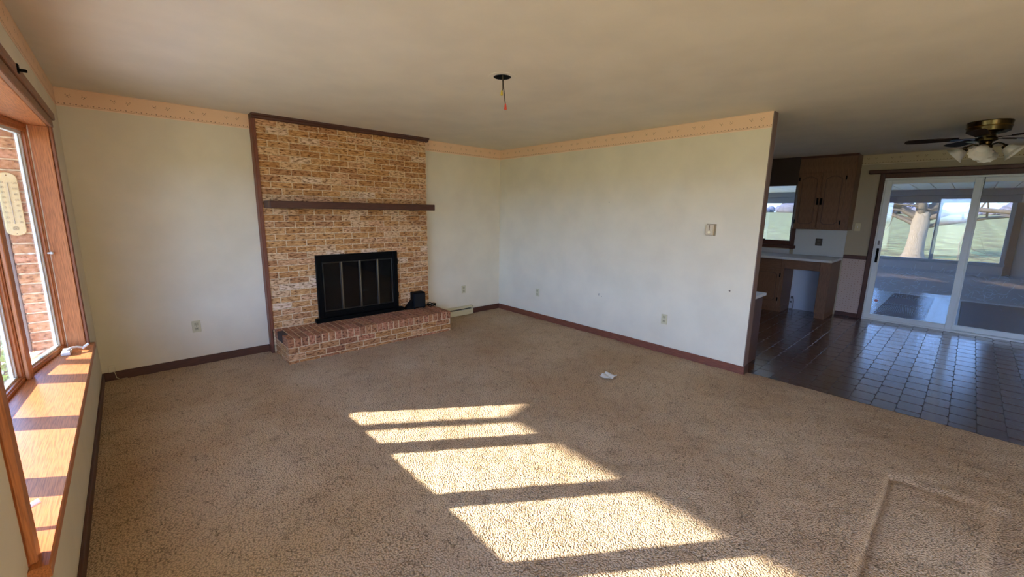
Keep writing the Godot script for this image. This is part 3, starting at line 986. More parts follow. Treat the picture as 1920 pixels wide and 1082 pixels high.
func cabinet_door(x: float, z0: float, z1: float, y0: float, y1: float, parent: Node, arch: bool, knob_z: float, knob_y: float):
	var d := MB.new()
	d.box(V(x - .019, y0, z0), V(x, y1, z1), .004)
	var door := obj("door", d, M.cabinet_y, parent)
	for s in 2:
		var g := .052 - s * .008
		var a := z0 + g
		var e := z1 - g
		var lo := y0 + g + .01
		var hi := y1 - g - .01
		var k := .035
		var pl := PackedVector2Array([Vector2(lo, a + k), Vector2(lo, e - k), Vector2(lo + k * .7, e - .008), Vector2(lo + k, e)])
		if arch:
			pl.append(Vector2(hi - k * 1.8, e)); pl.append(Vector2(hi - k * 1.1, e - .006))
			for i in range(0, 7):
				var t := i / 6.0
				pl.append(Vector2(hi - k * .9 * pow(absf(t * 2 - 1), 2.2), lerpf(e - .02, a + .02, t)))
			pl.append(Vector2(hi - k * 1.1, a + .006)); pl.append(Vector2(hi - k * 1.8, a))
		else:
			pl.append(Vector2(hi - k, e)); pl.append(Vector2(hi, e - k)); pl.append(Vector2(hi, a + k)); pl.append(Vector2(hi - k, a))
		pl.append(Vector2(lo + k, a)); pl.append(Vector2(lo + k * .7, a + .008))
		var mb := MB.new()
		if s == 1:
			mb.prism(pl, 0, x - .0195, x - .017, .0)
			obj("panel_groove", mb, M.umber_y, door)
		else:
			mb.prism(pl, 0, x - .026, x - .017, .004)
			obj("raised_panel", mb, M.cabinet_y, door)
	var pu := MB.new()
	pu.box(V(x - .024, knob_y - .05, knob_z - .012), V(x - .019, knob_y + .05, knob_z + .012), .002)
	pu.tube([V(x - .022, knob_y - .04, knob_z), V(x - .046, knob_y - .025, knob_z), V(x - .046, knob_y + .025, knob_z), V(x - .022, knob_y + .04, knob_z)], .005, 8)
	obj("handle", pu, M.black_metal, door)
	var hz := z0 + .006 if knob_z > (z0 + z1) / 2 else z1 - .006
	for y in [y0 + .09, y1 - .09]:
		boxobj("hinge", V(x - .024, y - .03, hz - .009), V(x - .019, y + .03, hz + .009), .002, M.black_metal, door)

func kitchen():
	tile_floor()
	# wall paper, rail, border
	var wp := mat(C(196, 176, 164), .85)
	var im := Image.create(128, 128, false, Image.FORMAT_RGB8)
	im.fill(C(255, 252, 248))
	for q in [[32, 32, 9], [96, 96, 9], [96, 32, 5], [32, 96, 5]]: blot(im, q[0], q[1], q[2], C(170, 130, 120))
	im.generate_mipmaps()
	wp.albedo_texture = ImageTexture.create_from_image(im)
	wp.uv1_triplanar = true; wp.uv1_world_triplanar = true; wp.uv1_scale = V(14, 14, 14)
	var w := struct("trim_6", [[V(XF - .003, .06, 3.685), V(XF, .90, 3.966)]], wp, "pink dotted wallpaper panel beside the sliding door", "wallpaper")
	struct("trim_7", [[V(XF - .022, .90, 3.685), V(XF, .958, 3.966), .004]], M.dark_z, "dark wooden chair rail above the dotted wallpaper", "chair rail")
	struct("baseboard_far", [[V(XF - .014, 0, 3.685), V(XF, .062, 3.966), .004]], M.dark_z, "dark kitchen baseboard under the dotted wallpaper", "baseboard")
	var pk := mat(Color.WHITE, .85)
	pk.albedo_texture = border_texture(C(196, 180, 146), C(104, 84, 66))
	border("trim_8", V(XF, 0, 3.72), V(XF, 0, ZB), V(-1, 0, 0), pk, 2.30, H, "tan wallpaper border above the sliding glass door")
	# upper cabinet
	var uc := thing("wall_cabinet", "brown wooden wall cabinet with two arched doors beside the kitchen window", "cabinet", V(8.34, 1.335, 3.38))
	var ub := MB.new()
	ub.box(V(8.17, 1.335, 3.028), V(XF, 2.44, 3.732), .004)
	obj("body", ub, M.cabinet_y, uc)
	cabinet_door(8.17, 3.046, 3.335, 1.362, 2.19, uc, true, 3.318, 1.76)
	cabinet_door(8.17, 3.348, 3.640, 1.362, 2.19, uc, true, 3.366, 1.76)
	boxobj("cornice", V(8.155, 2.405, 3.022), V(8.172, 2.44, 3.738), .004, M.dark_z, uc)
	# board over the window
	var va := MB.new()
	va.box(V(8.15, 2.02, 1.50), V(8.172, 2.44, 3.027), .003)
	var vo := obj("window_valance", va, mat(C(58, 44, 37), .6))
	tag(vo, "dark wooden valance board above the kitchen window", "valance")
	# base units, worktop, empty appliance bay
	var bc := thing("base_cabinet", "brown wooden base cabinet left of the empty appliance bay", "cabinet", V(8.2, 0, 2.3))
	var b1 := MB.new()
	b1.box(V(7.90, .1, 1.4), V(8.42, .868, 3.070), .003)
	b1.box(V(7.98, 0, 1.4), V(8.42, .1, 3.070), .002)
	obj("body", b1, M.cabinet_y, bc)
	cabinet_door(7.90, 2.64, 3.03, .13, .70, bc, false, 2.67, .60)
	cabinet_door(7.90, 2.22, 2.61, .13, .70, bc, false, 2.58, .60)
	var dw := MB.new(); dw.box(V(7.882, .72, 2.22), V(7.90, .85, 3.03), .004)
	obj("drawer_front", dw, M.cabinet_z, bc)
	var ec := thing("end_cabinet", "narrow brown cabinet end under the right end of the worktop", "cabinet", V(8.2, 0, 3.6))
	var e1 := MB.new()
	e1.box(V(7.885, .09, 3.530), V(8.50, .868, 3.668), .004); e1.box(V(7.93, 0, 3.530), V(8.50, .09, 3.664), .002)
	obj("body", e1, M.cabinet_y, ec)
	boxobj("filler_rail", V(7.885, .722, 3.071), V(7.905, .868, 3.529), .003, M.cabinet_z, ec)
	var bp := MB.new(); bp.box(V(8.425, .0, 3.072), V(8.437, .72, 3.528), .001)
	var bo := obj("bay_panel", bp, mat(C(196, 200, 208), .6))
	tag(bo, "bare white back panel of the empty appliance bay", "panel")
	var ap := thing("appliance_cord", "grey appliance cable hanging from the white bay panel", "cable", V(8.42, .2, 3.07))
	var pg := MB.new(); pg.box(V(8.395, .175, 3.09), V(8.424, .215, 3.125), .005)
	obj("plug", pg, M.gray_cord, ap)
	var ac := MB.new(); ac.tube([V(8.40, .19, 3.10), V(8.36, .20, 3.135), V(8.34, .14, 3.15), V(8.36, .06, 3.145), V(8.38, .012, 3.135), V(8.36, .008, 3.10)], .007, 7)
	obj("cable", ac, M.gray_cord, ap)
	boxobj("pipe_hole", V(8.423, .10, 3.03 + .05), V(8.426, .125, 3.105), .001, M.slot, ap)
	var ct := thing("worktop", "pale laminate worktop with squared edge under the kitchen window", "worktop", V(8.15, .87, 2.5))
	boxobj("slab", V(7.79, .870, 1.4), V(XF - .002, .908, 3.680), .005, M.laminate, ct)
	boxobj("upstand", V(8.495, .908, 1.4), V(XF - .002, .985, 2.955), .003, M.laminate, ct)
	var bs := MB.new(); bs.box(V(XF - .008, .909, 3.004), V(XF, 1.334, 3.682), .002)
	var bso := obj("backsplash", bs, mat(C(198, 198, 192), .5))
	tag(bso, "plain pale backsplash panel under the wall cabinet", "backsplash")
	var ko := thing("wall_outlet", "dark outlet plate on the pale kitchen backsplash", "outlet", V(XF - .008, 1.128, 3.342))
	var kp := MB.new(); kp.box(V(-.045, -.057, 0), V(.045, .057, .006), .003)
	part("plate", kp, mat(C(74, 62, 50), .5), ko)
	for s in [-1, 1]:
		var r := MB.new(); r.box(V(-.02, s * .026 - .016, .006), V(.02, s * .026 + .016, .009), .004)
		part("receptacle", r, mat(C(96, 86, 74), .5), ko)
	ko.rotation.y = -PI / 2
	var sw := thing("light_switch", "ivory light switch on the tan wall beside the sliding door", "light switch", V(XF, 1.385, 3.80))
	var sp := MB.new(); sp.box(V(-.035, -.06, 0), V(.035, .06, .006), .003)
	part("plate", sp, M.ivory, sw)
	var tg := MB.new(); tg.box(V(-.005, -.012, .006), V(.005, .012, .016), .002)
	part("toggle", tg, M.white, sw)
	sw.rotation.y = -PI / 2
	# kitchen window
	var kw := thing("window_2", "small dark framed kitchen window above the worktop", "window", V(XF, 1.03, 2.25), "", "structure")
	var kf := MB.new()
	kf.box(V(8.49, .99, 2.945), V(8.56, 2.12, 3.002), .004); kf.box(V(8.49, .99, 1.50), V(8.56, 2.12, 1.555), .004)
	kf.box(V(8.47, 1.0, 1.48), V(8.60, 1.05, 3.03), .005); kf.box(V(8.49, 2.07, 1.50), V(8.56, 2.14, 3.0), .004)
	obj("casing", kf, M.dark_y, kw)
	var ks := MB.new()
	ks.box(V(8.55, 1.05, 1.555), V(8.59, 1.125, 2.945), .004); ks.box(V(8.55, 2.03, 1.555), V(8.59, 2.07, 2.945), .004)
	ks.box(V(8.55, 1.125, 1.555), V(8.59, 2.03, 1.595), .004); ks.box(V(8.55, 1.125, 2.915), V(8.59, 2.03, 2.945), .004)
	obj("sash", ks, M.dark_z, kw)
	boxobj("pane", V(8.568, 1.12, 1.59), V(8.572, 2.035, 2.92), 0, M.glass, kw)
	boxobj("sash_lock", V(8.538, 1.125, 2.50), V(8.556, 1.14, 2.56), .003, M.black_metal, kw)
	# low desk behind the white wall
	var dk := thing("built_in_desk", "low built-in desk with pale top just behind the white wall end", "desk", V(4.95, 0, 3.2))
	boxobj("top", V(4.705, .706, 2.6), V(5.215, .736, 3.612), .004, M.laminate, dk)
	boxobj("end_panel", V(4.705, 0, 3.565), V(5.195, .705, 3.588), .003, M.umber_y, dk)
	boxobj("front_panel", V(5.17, 0, 2.6), V(5.195, .705, 3.564), .003, M.umber_y, dk)

# ---------------------------------------------------------------- sliding door
func slider():
	var d := thing("door_1", "white sliding glass door with dark wooden casing in the kitchen", "sliding door", V(XF, 0, 4.98), "", "structure")
	var cs := MB.new()
	cs.box(V(XF - .02, 0, 3.967), V(XF, 2.16, 4.022), .004); cs.box(V(XF - .02, 0, 5.95), V(XF, 2.16, 6.01), .004)
	cs.box(V(XF - .02, 2.095, 4.022), V(XF, 2.16, 5.95), .004)
	obj("casing", cs, M.dark_y, d)
	boxobj("head_board", V(XF - .075, 2.158, 3.838), V(XF, 2.208, 6.12), .006, M.dark_z, d)
	var fr := MB.new()
	fr.box(V(XF - .01, -.005, 4.022), V(XF + .12, .022, 5.95), .004); fr.box(V(XF - .01, 2.065, 4.022), V(XF + .12, 2.095, 5.95), .004)
	fr.box(V(XF - .01, .022, 4.022), V(XF + .12, 2.065, 4.040), .004); fr.box(V(XF - .01, .022, 5.925), V(XF + .12, 2.065, 5.95), .004)
	obj("frame", fr, M.sash_white, d)
	var panels := [[XF + .012, 4.040, 4.985, .068], [XF + .062, 4.945, 5.925, .060]]
	for p in panels:
		var x: float = p[0]
		var a: float = p[1]
		var e: float = p[2]
		var s: float = p[3]
		var sb := MB.new()
		sb.box(V(x, .022, a), V(x + .04, 2.065, a + s), .004); sb.box(V(x, .022, e - s), V(x + .04, 2.065, e), .004)
		sb.box(V(x, .022, a + s), V(x + .04, .088, e - s), .004); sb.box(V(x, 2.008, a + s), V(x + .04, 2.065, e - s), .004)
		var ps := obj("door_panel", sb, M.sash_white, d)
		boxobj("pane", V(x + .016, .086, a + s - .003), V(x + .024, 2.010, e - s + .003), 0, M.door_glass, ps)
	var hd := MB.new()
	hd.box(V(XF - .004, .87, 4.062), V(XF + .013, 1.085, 4.090), .004)
	hd.tube([V(XF, .885, 4.076), V(XF - .045, .895, 4.088), V(XF - .045, 1.06, 4.088), V(XF, 1.07, 4.076)], .009, 8)
	obj("handle", hd, M.black_metal, d)
	boxobj("lock", V(XF - .004, 1.135, 4.064), V(XF + .013, 1.195, 4.084), .004, M.gray_cord, d)
	etching(d)
	# cord of small dark beads
	var ch := thing("bead_chain", "short dark bead chain hanging before the sliding door's middle stile", "chain", V(XF - .01, 1.74, 5.0))
	var cb := MB.new()
	for i in 22: cb.ball(V(XF - .012, 2.06 - i * .0145, 5.0), V(.0062, .0062, .0062), 6, 4)
	obj("beads", cb, M.black_metal, ch)
	var st := MB.new()
	st.prism(circle(.0, .0, .021, 14), 0, XF + .0266, XF + .0282, 0, Transform3D(Basis.IDENTITY, V(0, .300, 4.155)))
	var so := obj("round_sticker", st, mat(C(196, 120, 120), .6))
	tag(so, "small round pink sticker low on the sliding glass pane", "sticker")

# pale etched decoration on the glass: grass blades, and a plate with worn-off lettering low down
func etching(d: Node):
	var r := RandomNumberGenerator.new(); r.seed = 23
	for p in 2:
		var x: float = XF + (.0279 if p == 0 else .0779)
		var za: float = 4.13 if p == 0 else 5.03
		var zb: float = 4.90 if p == 0 else 5.70
		var mb := MB.new()
		for i in 90:
			var y := r.randf_range(.40, .84) if p == 0 else r.randf_range(.45, .80)
			var z := r.randf_range(za, zb)
			var a := r.randf_range(-.5, .5) + (0.0 if r.randf() < .75 else 1.2)
			var l := r.randf_range(.03, .10)
			var c := r.randf_range(-.03, .03)
			mb.tube([V(x, y, z), V(x, y + sin(a) * l * .5 + c, z + cos(a) * l * .5), V(x, y + sin(a) * l, z + cos(a) * l)], [.0006, .0014, .0005], 4, false)
		if p == 0:
			for i in 26:
				var t := i / 25.0
				var z := lerpf(4.24, 4.66, t)
				var y := .235 - .02 * t + .03 * sin(t * PI)
				mb.tube([V(x, y, z), V(x, y - .05, z + (t - .5) * .06), V(x, y - .08 - .03 * r.randf(), z + (t - .5) * .16)], [.0018, .0015, .0006], 4, false)
			for row in 2:
				for i in 15:
					var z := 4.25 + i * .029
					var y: float = [.385, .275][row] - i * .0015
					var h: float = [.05, .028][row] * r.randf_range(.7, 1.0)
					mb.tube([V(x, y, z), V(x, y + h, z + .004)], .0016, 4, false)
					mb.tube([V(x, y + h * r.randf(), z + .002), V(x, y + h * r.randf(), z + .02)], .0014, 4, false)
		obj("etched_grass", mb, mat(C(176, 186, 200), .8), d).set_meta("label", "pale etched grass blades on the glass")

func circle(cx: float, cy: float, r: float, n: int) -> PackedVector2Array:
	var p := PackedVector2Array()
	for i in n: p.append(Vector2(cx + cos(TAU * i / n) * r, cy + sin(TAU * i / n) * r))
	return p

# ---------------------------------------------------------------- enclosed porch behind the kitchen
func sunroom():
	var x0 := XF + .14
	var x1 := 12.4
	var z0 := .4
	var z1 := 7.2
	var fy := -.05
	var pf := tri_mat(C(186, 196, 204), T.soft, V(1, 1, 1), .16)
	var fl := thing("floor_002", "grey blue painted board floor of the enclosed porch", "floor", V(10.5, fy, 3.8), "", "structure")
	boxobj("joists", V(x0, -.3, z0), V(x1 + .15, fy - .02, z1), 0, M.grout, fl)
	var bz := x0
	while bz < x1 - .01:
		boxobj("board", V(bz + .001, fy - .022, z0), V(minf(bz + .139, x1), fy, z1), .002, pf, fl)
		bz += .14
	var pw := mat(C(146, 146, 150), .7)
	var wy := .69
	var ty := 1.90
	struct("wall_porch", [[V(x1, -.3, z0), V(x1 + .12, wy, z1)], [V(x1, ty, z0), V(x1 + .12, 2.5, z1)], [V(x1, wy, 5.52), V(x1 + .12, ty, z1)], [V(x1, wy, z0), V(x1 + .12, ty, .8)],
		[V(x0, -.3, z1), V(x1 + .12, 2.5, z1 + .12)], [V(x0, -.3, z0 - .12), V(x1 + .12, .7, z0)], [V(x0, 2.0, z0 - .12), V(x1 + .12, 2.5, z0)]], pw, "blue grey painted wall of the enclosed porch around its windows", "wall")
	# ceiling of white planks and a header beam
	var ce := thing("ceiling_001", "white plank ceiling of the enclosed porch", "ceiling", V(10.5, 2.2, 3.8), "", "structure")
	boxobj("deck", V(x0 - .0, 2.125, z0 - .2), V(x1 + .5, 2.42, z1 + .2), 0, M.exterior, ce)
	var z := z0
	while z < z1 - .01:
		boxobj("plank", V(x0, 2.10, z + .006), V(x1, 2.125, minf(z + .244, z1)), .003, M.white, ce)
		z += .25
	struct("trim_9", [[V(x1 - .1, 1.98, z0), V(x1, 2.10, z1), .006], [V(x1 - .03, 1.84, z0), V(x1, 1.98, 5.52), .004]], mat(C(92, 96, 108), .7), "grey header beam over the porch windows", "beam")
	var wn := thing("window_3", "row of wide porch windows looking over the field", "window", V(x1, wy, 3.2), "", "structure")
	var fr := MB.new()
	var ms := [.8, 2.2, 4.46, 4.93, 5.42]
	for m in ms: fr.box(V(x1 - .02, wy, m), V(x1 + .06, ty, m + .06), .005)
	fr.box(V(x1 - .03, wy - .04, .8), V(x1 + .06, wy + .02, 5.50), .006); fr.box(V(x1 - .02, ty - .03, .8), V(x1 + .06, ty, 5.50), .005)
	obj("frame", fr, mat(C(110, 122, 132), .5), wn)
	boxobj("casing", V(x1 - .03, .48, 5.48), V(x1, 1.84, 5.58), .005, M.dark_y, wn)
	for i in ms.size() - 1: boxobj("pane", V(x1 + .02, wy + .01, ms[i] + .055), V(x1 + .026, ty - .01, ms[i + 1] + .005), 0, M.dark_pane, wn)
	var ew := thing("window_5", "window added in the porch end wall to let sky light in", "window", V(10.5, .7, z0), "", "structure")  # end window added to bring sky light into the porch
	var ef := MB.new()
	for k in 4: ef.box(V(x0 + k * 1.2, .7, z0 - .09), V(x0 + k * 1.2 + .06, 2.0, z0 - .03), .004)
	obj("frame", ef, M.sash_white, ew)
	for k in 3: boxobj("pane", V(x0 + k * 1.2 + .06, .7, z0 - .07), V(x0 + k * 1.2 + 1.2, 2.0, z0 - .065), 0, M.glass, ew)
	# dark sheets on the boards; the narrow strip stands in for shade
	var sheet := mat(C(50, 54, 66), .95)
	var dm := thing("shade_strip", "dark narrow strip standing in for shade on the porch floor behind the sliding panel", "sheet", V(10.5, fy, 4.35))
	boxobj("pile", V(9.02, fy, 4.08), V(12.15, fy + .012, 4.66), .005, sheet, dm)
	boxobj("sheet_edge", V(9.0, fy, 4.06), V(12.17, fy + .007, 4.68), .003, M.black_plastic, dm)
	var dr := thing("dark_floor_sheet", "wide dark sheet on the porch floor behind the fixed glass panel", "sheet", V(10.5, fy, 6.0))
	boxobj("pile", V(8.95, fy, 5.06), V(12.1, fy + .012, 6.9), .005, sheet, dr)
	boxobj("sheet_edge", V(8.93, fy, 5.04), V(12.12, fy + .007, 6.92), .003, M.black_plastic, dr)

# ---------------------------------------------------------------- ceiling fan
func ceiling_fan():
	var c := V(6.42, 0, 4.948)
	var f := thing("ceiling_fan", "dark ceiling fan with ruffled glass lamp shades over the kitchen", "ceiling fan", V(c.x, 2.44, c.z))
	var x := Transform3D(Basis.IDENTITY, c)
	var hb := MB.new()
	hb.lathe(PackedVector2Array([Vector2(0, 2.44), Vector2(.152, 2.44), Vector2(.154, 2.432), Vector2(.148, 2.395), Vector2(.150, 2.392), Vector2(.146, 2.350), Vector2(.118, 2.335), Vector2(.07, 2.325), Vector2(0, 2.325)]), 36, x)
	obj("motor_housing", hb, M.dark_brass, f)
	var bn := MB.new()
	bn.lathe(PackedVector2Array([Vector2(.1495, 2.396), Vector2(.153, 2.394), Vector2(.153, 2.388), Vector2(.1495, 2.386)]), 36, x)
	obj("band", bn, M.brass, f)
	var nk := MB.new()
	nk.lathe(PackedVector2Array([Vector2(.055, 2.326), Vector2(.06, 2.30), Vector2(.075, 2.285), Vector2(.075, 2.268), Vector2(.045, 2.255), Vector2(.04, 2.235), Vector2(.052, 2.225), Vector2(.052, 2.20), Vector2(.02, 2.17), Vector2(.012, 2.14), Vector2(.0, 2.13)]), 24, x)
	obj("hub", nk, M.dark_brass, f)
	for k in 5:
		var a := deg_to_rad(-100.0 + k * 72.0)
		var t := Transform3D(Basis(Vector3.UP, -a), c + V(0, 2.292, 0)) * Transform3D(Basis(Vector3.RIGHT, .16), Vector3.ZERO)
		var ir := MB.new()
		ir.box(V(.06, -.004, -.018), V(.22, .002, .018), .002, t)
		ir.prism(PackedVector2Array([Vector2(.17, -.02), Vector2(.23, -.045), Vector2(.25, 0), Vector2(.23, .045), Vector2(.17, .02)]), 1, -.005, .001, .001, t)
		obj("blade_iron", ir, M.dark_brass, f)
		var bl := MB.new()
		var pl := PackedVector2Array([Vector2(.19, -.05), Vector2(.50, -.064), Vector2(.555, -.055), Vector2(.575, -.025), Vector2(.575, .025), Vector2(.555, .055), Vector2(.50, .064), Vector2(.19, .05)])
		bl.prism(pl, 1, .002, .009, .002, t)
		obj("blade", bl, M.fan_blade, f)
	for k in 4:
		var a := deg_to_rad(186.0 + k * 90.0)
		var dr := V(cos(a), 0, sin(a))
		var p0 := c + V(0, 2.232, 0) + dr * .045
		var p1 := c + V(0, 2.228, 0) + dr * .115
		var am := MB.new()
		am.tube([p0, c + V(0, 2.244, 0) + dr * .08, p1, c + V(0, 2.208, 0) + dr * .128], .008, 8)
		var ax := (dr * .75 + V(0, -.66, 0)).normalized()
		var sd := V(0, 1, 0).cross(dr).normalized()
		var bs := Basis(sd, ax, sd.cross(ax))
		var sx := Transform3D(bs, c + V(0, 2.205, 0) + dr * .125)
		am.lathe(PackedVector2Array([Vector2(0, -.008), Vector2(.022, -.008), Vector2(.024, .012), Vector2(.0, .013)]), 16, sx)
		obj("lamp_arm", am, M.dark_brass, f)
		var sh := MB.new()
		sh.lathe(PackedVector2Array([Vector2(.018, .008), Vector2(.030, .014), Vector2(.042, .03), Vector2(.050, .05), Vector2(.060, .076), Vector2(.080, .098)]), 60, sx, .10, 12)
		sh.lathe(PackedVector2Array([Vector2(.078, .098), Vector2(.058, .075), Vector2(.048, .05), Vector2(.040, .03), Vector2(.0, .014)]), 60, sx, .0, 10)
		obj("lamp_shade", sh, M.shade, f)
	for q in [[V(.03, 0, -.02), .10], [V(.0, 0, .03), .07]]:
		var pc := MB.new()
		pc.tube([c + q[0] + V(0, 2.20, 0), c + q[0] + V(0, 2.20 - q[1], 0)], .0018, 5)
		pc.ball(c + q[0] + V(0, 2.195 - q[1], 0), V(.006, .009, .006), 8, 6)
		obj("pull_chain", pc, M.brass, f)
	var kn := MB.new(); kn.ball(c + V(-.06, 2.205, -.128), V(.018, .018, .018), 12, 8)
	obj("finial", kn, M.dark_brass, f)

# ---------------------------------------------------------------- outdoors
func outdoors():
	# brick reveal beside the bow window, shutter, thermometer
	var pier := thing("wall_exterior", "tan brick wall edge outside the bow window's first casement", "brick wall", V(-.185, 0, .6), "", "structure")
	boxobj("mortar", V(-.256, -.35, -.2), V(-.131, 2.35, .782), 0, M.mortar, pier)
	for k in 36:
		var y0 := .02 + k * .0667
		var l := .105
		obj("brick", brick_mesh(V(-.261, y0, .79 - (.19 if k % 2 == 0 else .09)), V(-.132, y0 + .0575, .79)), M["hearth%d" % [0, 1, 2, 0, 3][k % 5]], pier)
	boxobj("window_ledge", V(-.30, .47, .70), V(-.09, .535, 3.5), .005, M.hearth0, pier)
	var shu := thing("window_shutter", "brown painted shutter on the brick beside the bow window", "shutter", V(-.256, .55, .6))
	var sb := MB.new()
	sb.box(V(-.281, .55, .42), V(-.263, 2.1, .47), .003); sb.box(V(-.281, .55, .74), V(-.263, 2.1, .79), .003)
	sb.box(V(-.279, .55, .47), V(-.264, .64, .74), .003); sb.box(V(-.279, 2.02, .47), V(-.264, 2.1, .74), .003)
	obj("frame", sb, mat(C(104, 74, 66), .6), shu)
	var sl := MB.new()
	for k in 34: sl.box(V(-.004, -.018, .0), V(.001, .02, .27), .001, Transform3D(Basis(V(0, 0, 1), .3), V(-.269, .66 + k * .041, .47)))
	obj("slats", sl, mat(C(104, 74, 66), .6), shu)
	var th := thing("thermometer", "cream outdoor thermometer with two number scales outside the bow window", "thermometer", V(-.215, 1.34, .81))
	var zt := .806
	var pl := PackedVector2Array()
	var ax := -.2685
	var bx := -.181
	for i in 9:
		var a := PI * i / 8.0
		pl.append(Vector2((ax + bx) / 2 + cos(a) * (bx - ax) / 2, 1.695 + sin(a) * .038))
	for i in 9:
		var a := PI + PI * i / 8.0
		pl.append(Vector2((ax + bx) / 2 + cos(a) * (bx - ax) / 2, 1.368 + sin(a) * .032))
	var bd := MB.new(); bd.prism(pl, 2, zt - .010, zt, .002)
	obj("board", bd, mat(C(204, 172, 118), .6), th)
	var ink := mat(C(96, 78, 56), .7)
	var cx := (ax + bx) / 2
	var tb := MB.new(); tb.tube([V(cx, 1.418, zt + .002), V(cx, 1.672, zt + .002)], .0022, 8)
	tb.ball(V(cx, 1.416, zt + .002), V(.004, .005, .003), 8, 6)
	obj("tube", tb, mat(C(150, 134, 110), .3), th)
	var em := MB.new()
	for r in [[.013, .0115], [.009, .0075], [.004, .0]]:
		em.lathe(PackedVector2Array([Vector2(r[0], 0), Vector2(r[0], .0012), Vector2(r[1], .0012), Vector2(r[1], 0)]), 20, Transform3D(Basis(V(1, 0, 0), V(0, 0, 1), V(0, -1, 0)), V(cx, 1.382, zt)))
	em.ball(V(cx, 1.715, zt), V(.004, .004, .002), 8, 4); em.ball(V(cx, 1.348, zt), V(.004, .003, .002), 8, 4)
	obj("emblem", em, ink, th)
	var tk := MB.new()
	for i in 33:
		var y := 1.420 + i * .0078
		var lw := .009 if i % 4 == 0 else .005
		tk.box(V(cx - .005 - lw, y, zt), V(cx - .005, y + .001, zt + .0008)); tk.box(V(cx + .005, y, zt), V(cx + .005 + lw, y + .001, zt + .0008))
	obj("tick_marks", tk, ink, th)
	var fn := SystemFont.new(); fn.font_names = PackedStringArray(["Droid Sans"])
	var left := ["50", "40", "30", "20", "10", "0", "10", "20", "30"]
	var right := ["120", "100", "80", "60", "40", "20", "0", "20"]
	for s in 2:
		var col: Array = left if s == 0 else right
		for i in col.size():
			var tm := TextMesh.new()
			tm.text = col[i]; tm.font = fn; tm.font_size = 16; tm.pixel_size = .00098; tm.depth = .0008; tm.curve_step = 2.0
			var o := obj("numeral", tm, ink, th)
			o.position += V(cx - .026 if s == 0 else cx + .028, (1.672 - i * .0315) if s == 0 else (1.668 - i * .0352), zt + .0006)
	# shrub by the window
	bush(V(-.78, -.4, -.75))
	# covered entry that shades the bow window from above
	var px := -3.07
	var post := thing("porch_post", "square porch post outside the bow window", "post", V(-3.1, -.15, -.755))
	boxobj("shaft", V(-3.15, -.15, -.845), V(-3.07, 2.254, -.765), .004, M.exterior, post)
	boxobj("foot", V(-3.165, -.15, -.86), V(-3.055, -.03, -.75), .004, M.exterior, post)
	var pr := MB.new()
	pr.box(V(-3.15, 2.254, -.845), V(-3.07, 2.45, 3.6), .003)
	pr.prism(PackedVector2Array([Vector2(2.254, -.868), Vector2(2.254, -.80), Vector2(2.45, -.80), Vector2(2.95, -2.0), Vector2(2.752, -2.0)]), 0, -3.15, -3.07)
	pr.box(V(-3.25, 2.45, -.9), V(-.13, 2.55, 3.6), .01)
	pr.prism(PackedVector2Array([Vector2(2.45, -.80), Vector2(2.55, -.80), Vector2(3.05, -2.0), Vector2(2.95, -2.0)]), 0, -3.25, -.13)
	var pro := obj("porch_roof", pr, M.exterior)
	tag(pro, "pale roof of the covered entry outside the bow window", "roof", "", "structure")
	struct("floor_003", [[V(-3.3, -.4, -1.6), V(-.14, -.15, 4.2), .01]], M.concrete, "concrete slab of the covered entry outside the bow window", "porch floor")
	struct("roof", [[V(-.35, H + .1, -.3), V(XF + .3, H + .25, ZB + .4)]], M.exterior, "flat roof above living room and kitchen", "roof")
	# ground: front lawn, then a field that rises behind the house
	var gm := tri_mat(C(196, 176, 112), ramp_tex(noise_img(51, .01, 512, FastNoiseLite.TYPE_SIMPLEX_SMOOTH, 5), [C(176, 158, 116), C(214, 208, 160), C(255, 255, 220)], [.2, .5, .8]), V(.16, .16, .16), 1.0)
	var g := MB.new()
	var xs := [-160.0, -60.0, -20.0, -4.0, 0.0, 6.0, 12.6, 18.0, 24.0, 34.0, 50.0, 80.0, 120.0, 170.0, 230.0, 300.0]
	var zs := [-220.0, -120.0, -60.0, -25.0, -8.0, 0.0, 8.0, 25.0, 60.0, 140.0]
	for i in xs.size() - 1:
		for k in zs.size() - 1:
			var q := []
			for w in [[i, k], [i + 1, k], [i + 1, k + 1], [i, k + 1]]:
				q.append(V(xs[w[0]], ground(xs[w[0]], zs[w[1]]), zs[w[1]]))
			g.tri3(q[0], q[1], q[2], Vector3.UP, Vector3.UP, Vector3.UP)
			g.tri3(q[0], q[2], q[3], Vector3.UP, Vector3.UP, Vector3.UP)
	var go := obj("ground", g, gm)
	tag(go, "pale green winter lawn and rising farm field around the house", "field", "", "structure")
	big_tree(V(24.0, ground(24, 3.48), 3.48))
	treeline()

func ground(x: float, z: float) -> float:
	if x < 12.6: return -.42
	if x < 24.0: return lerpf(-.30, -.07, (x - 12.6) / 11.4)
	return -.07 + (x - 24.0) * .0128 + sin(z * .02 + x * .01) * .25 * smoothstep(40.0, 120.0, x)

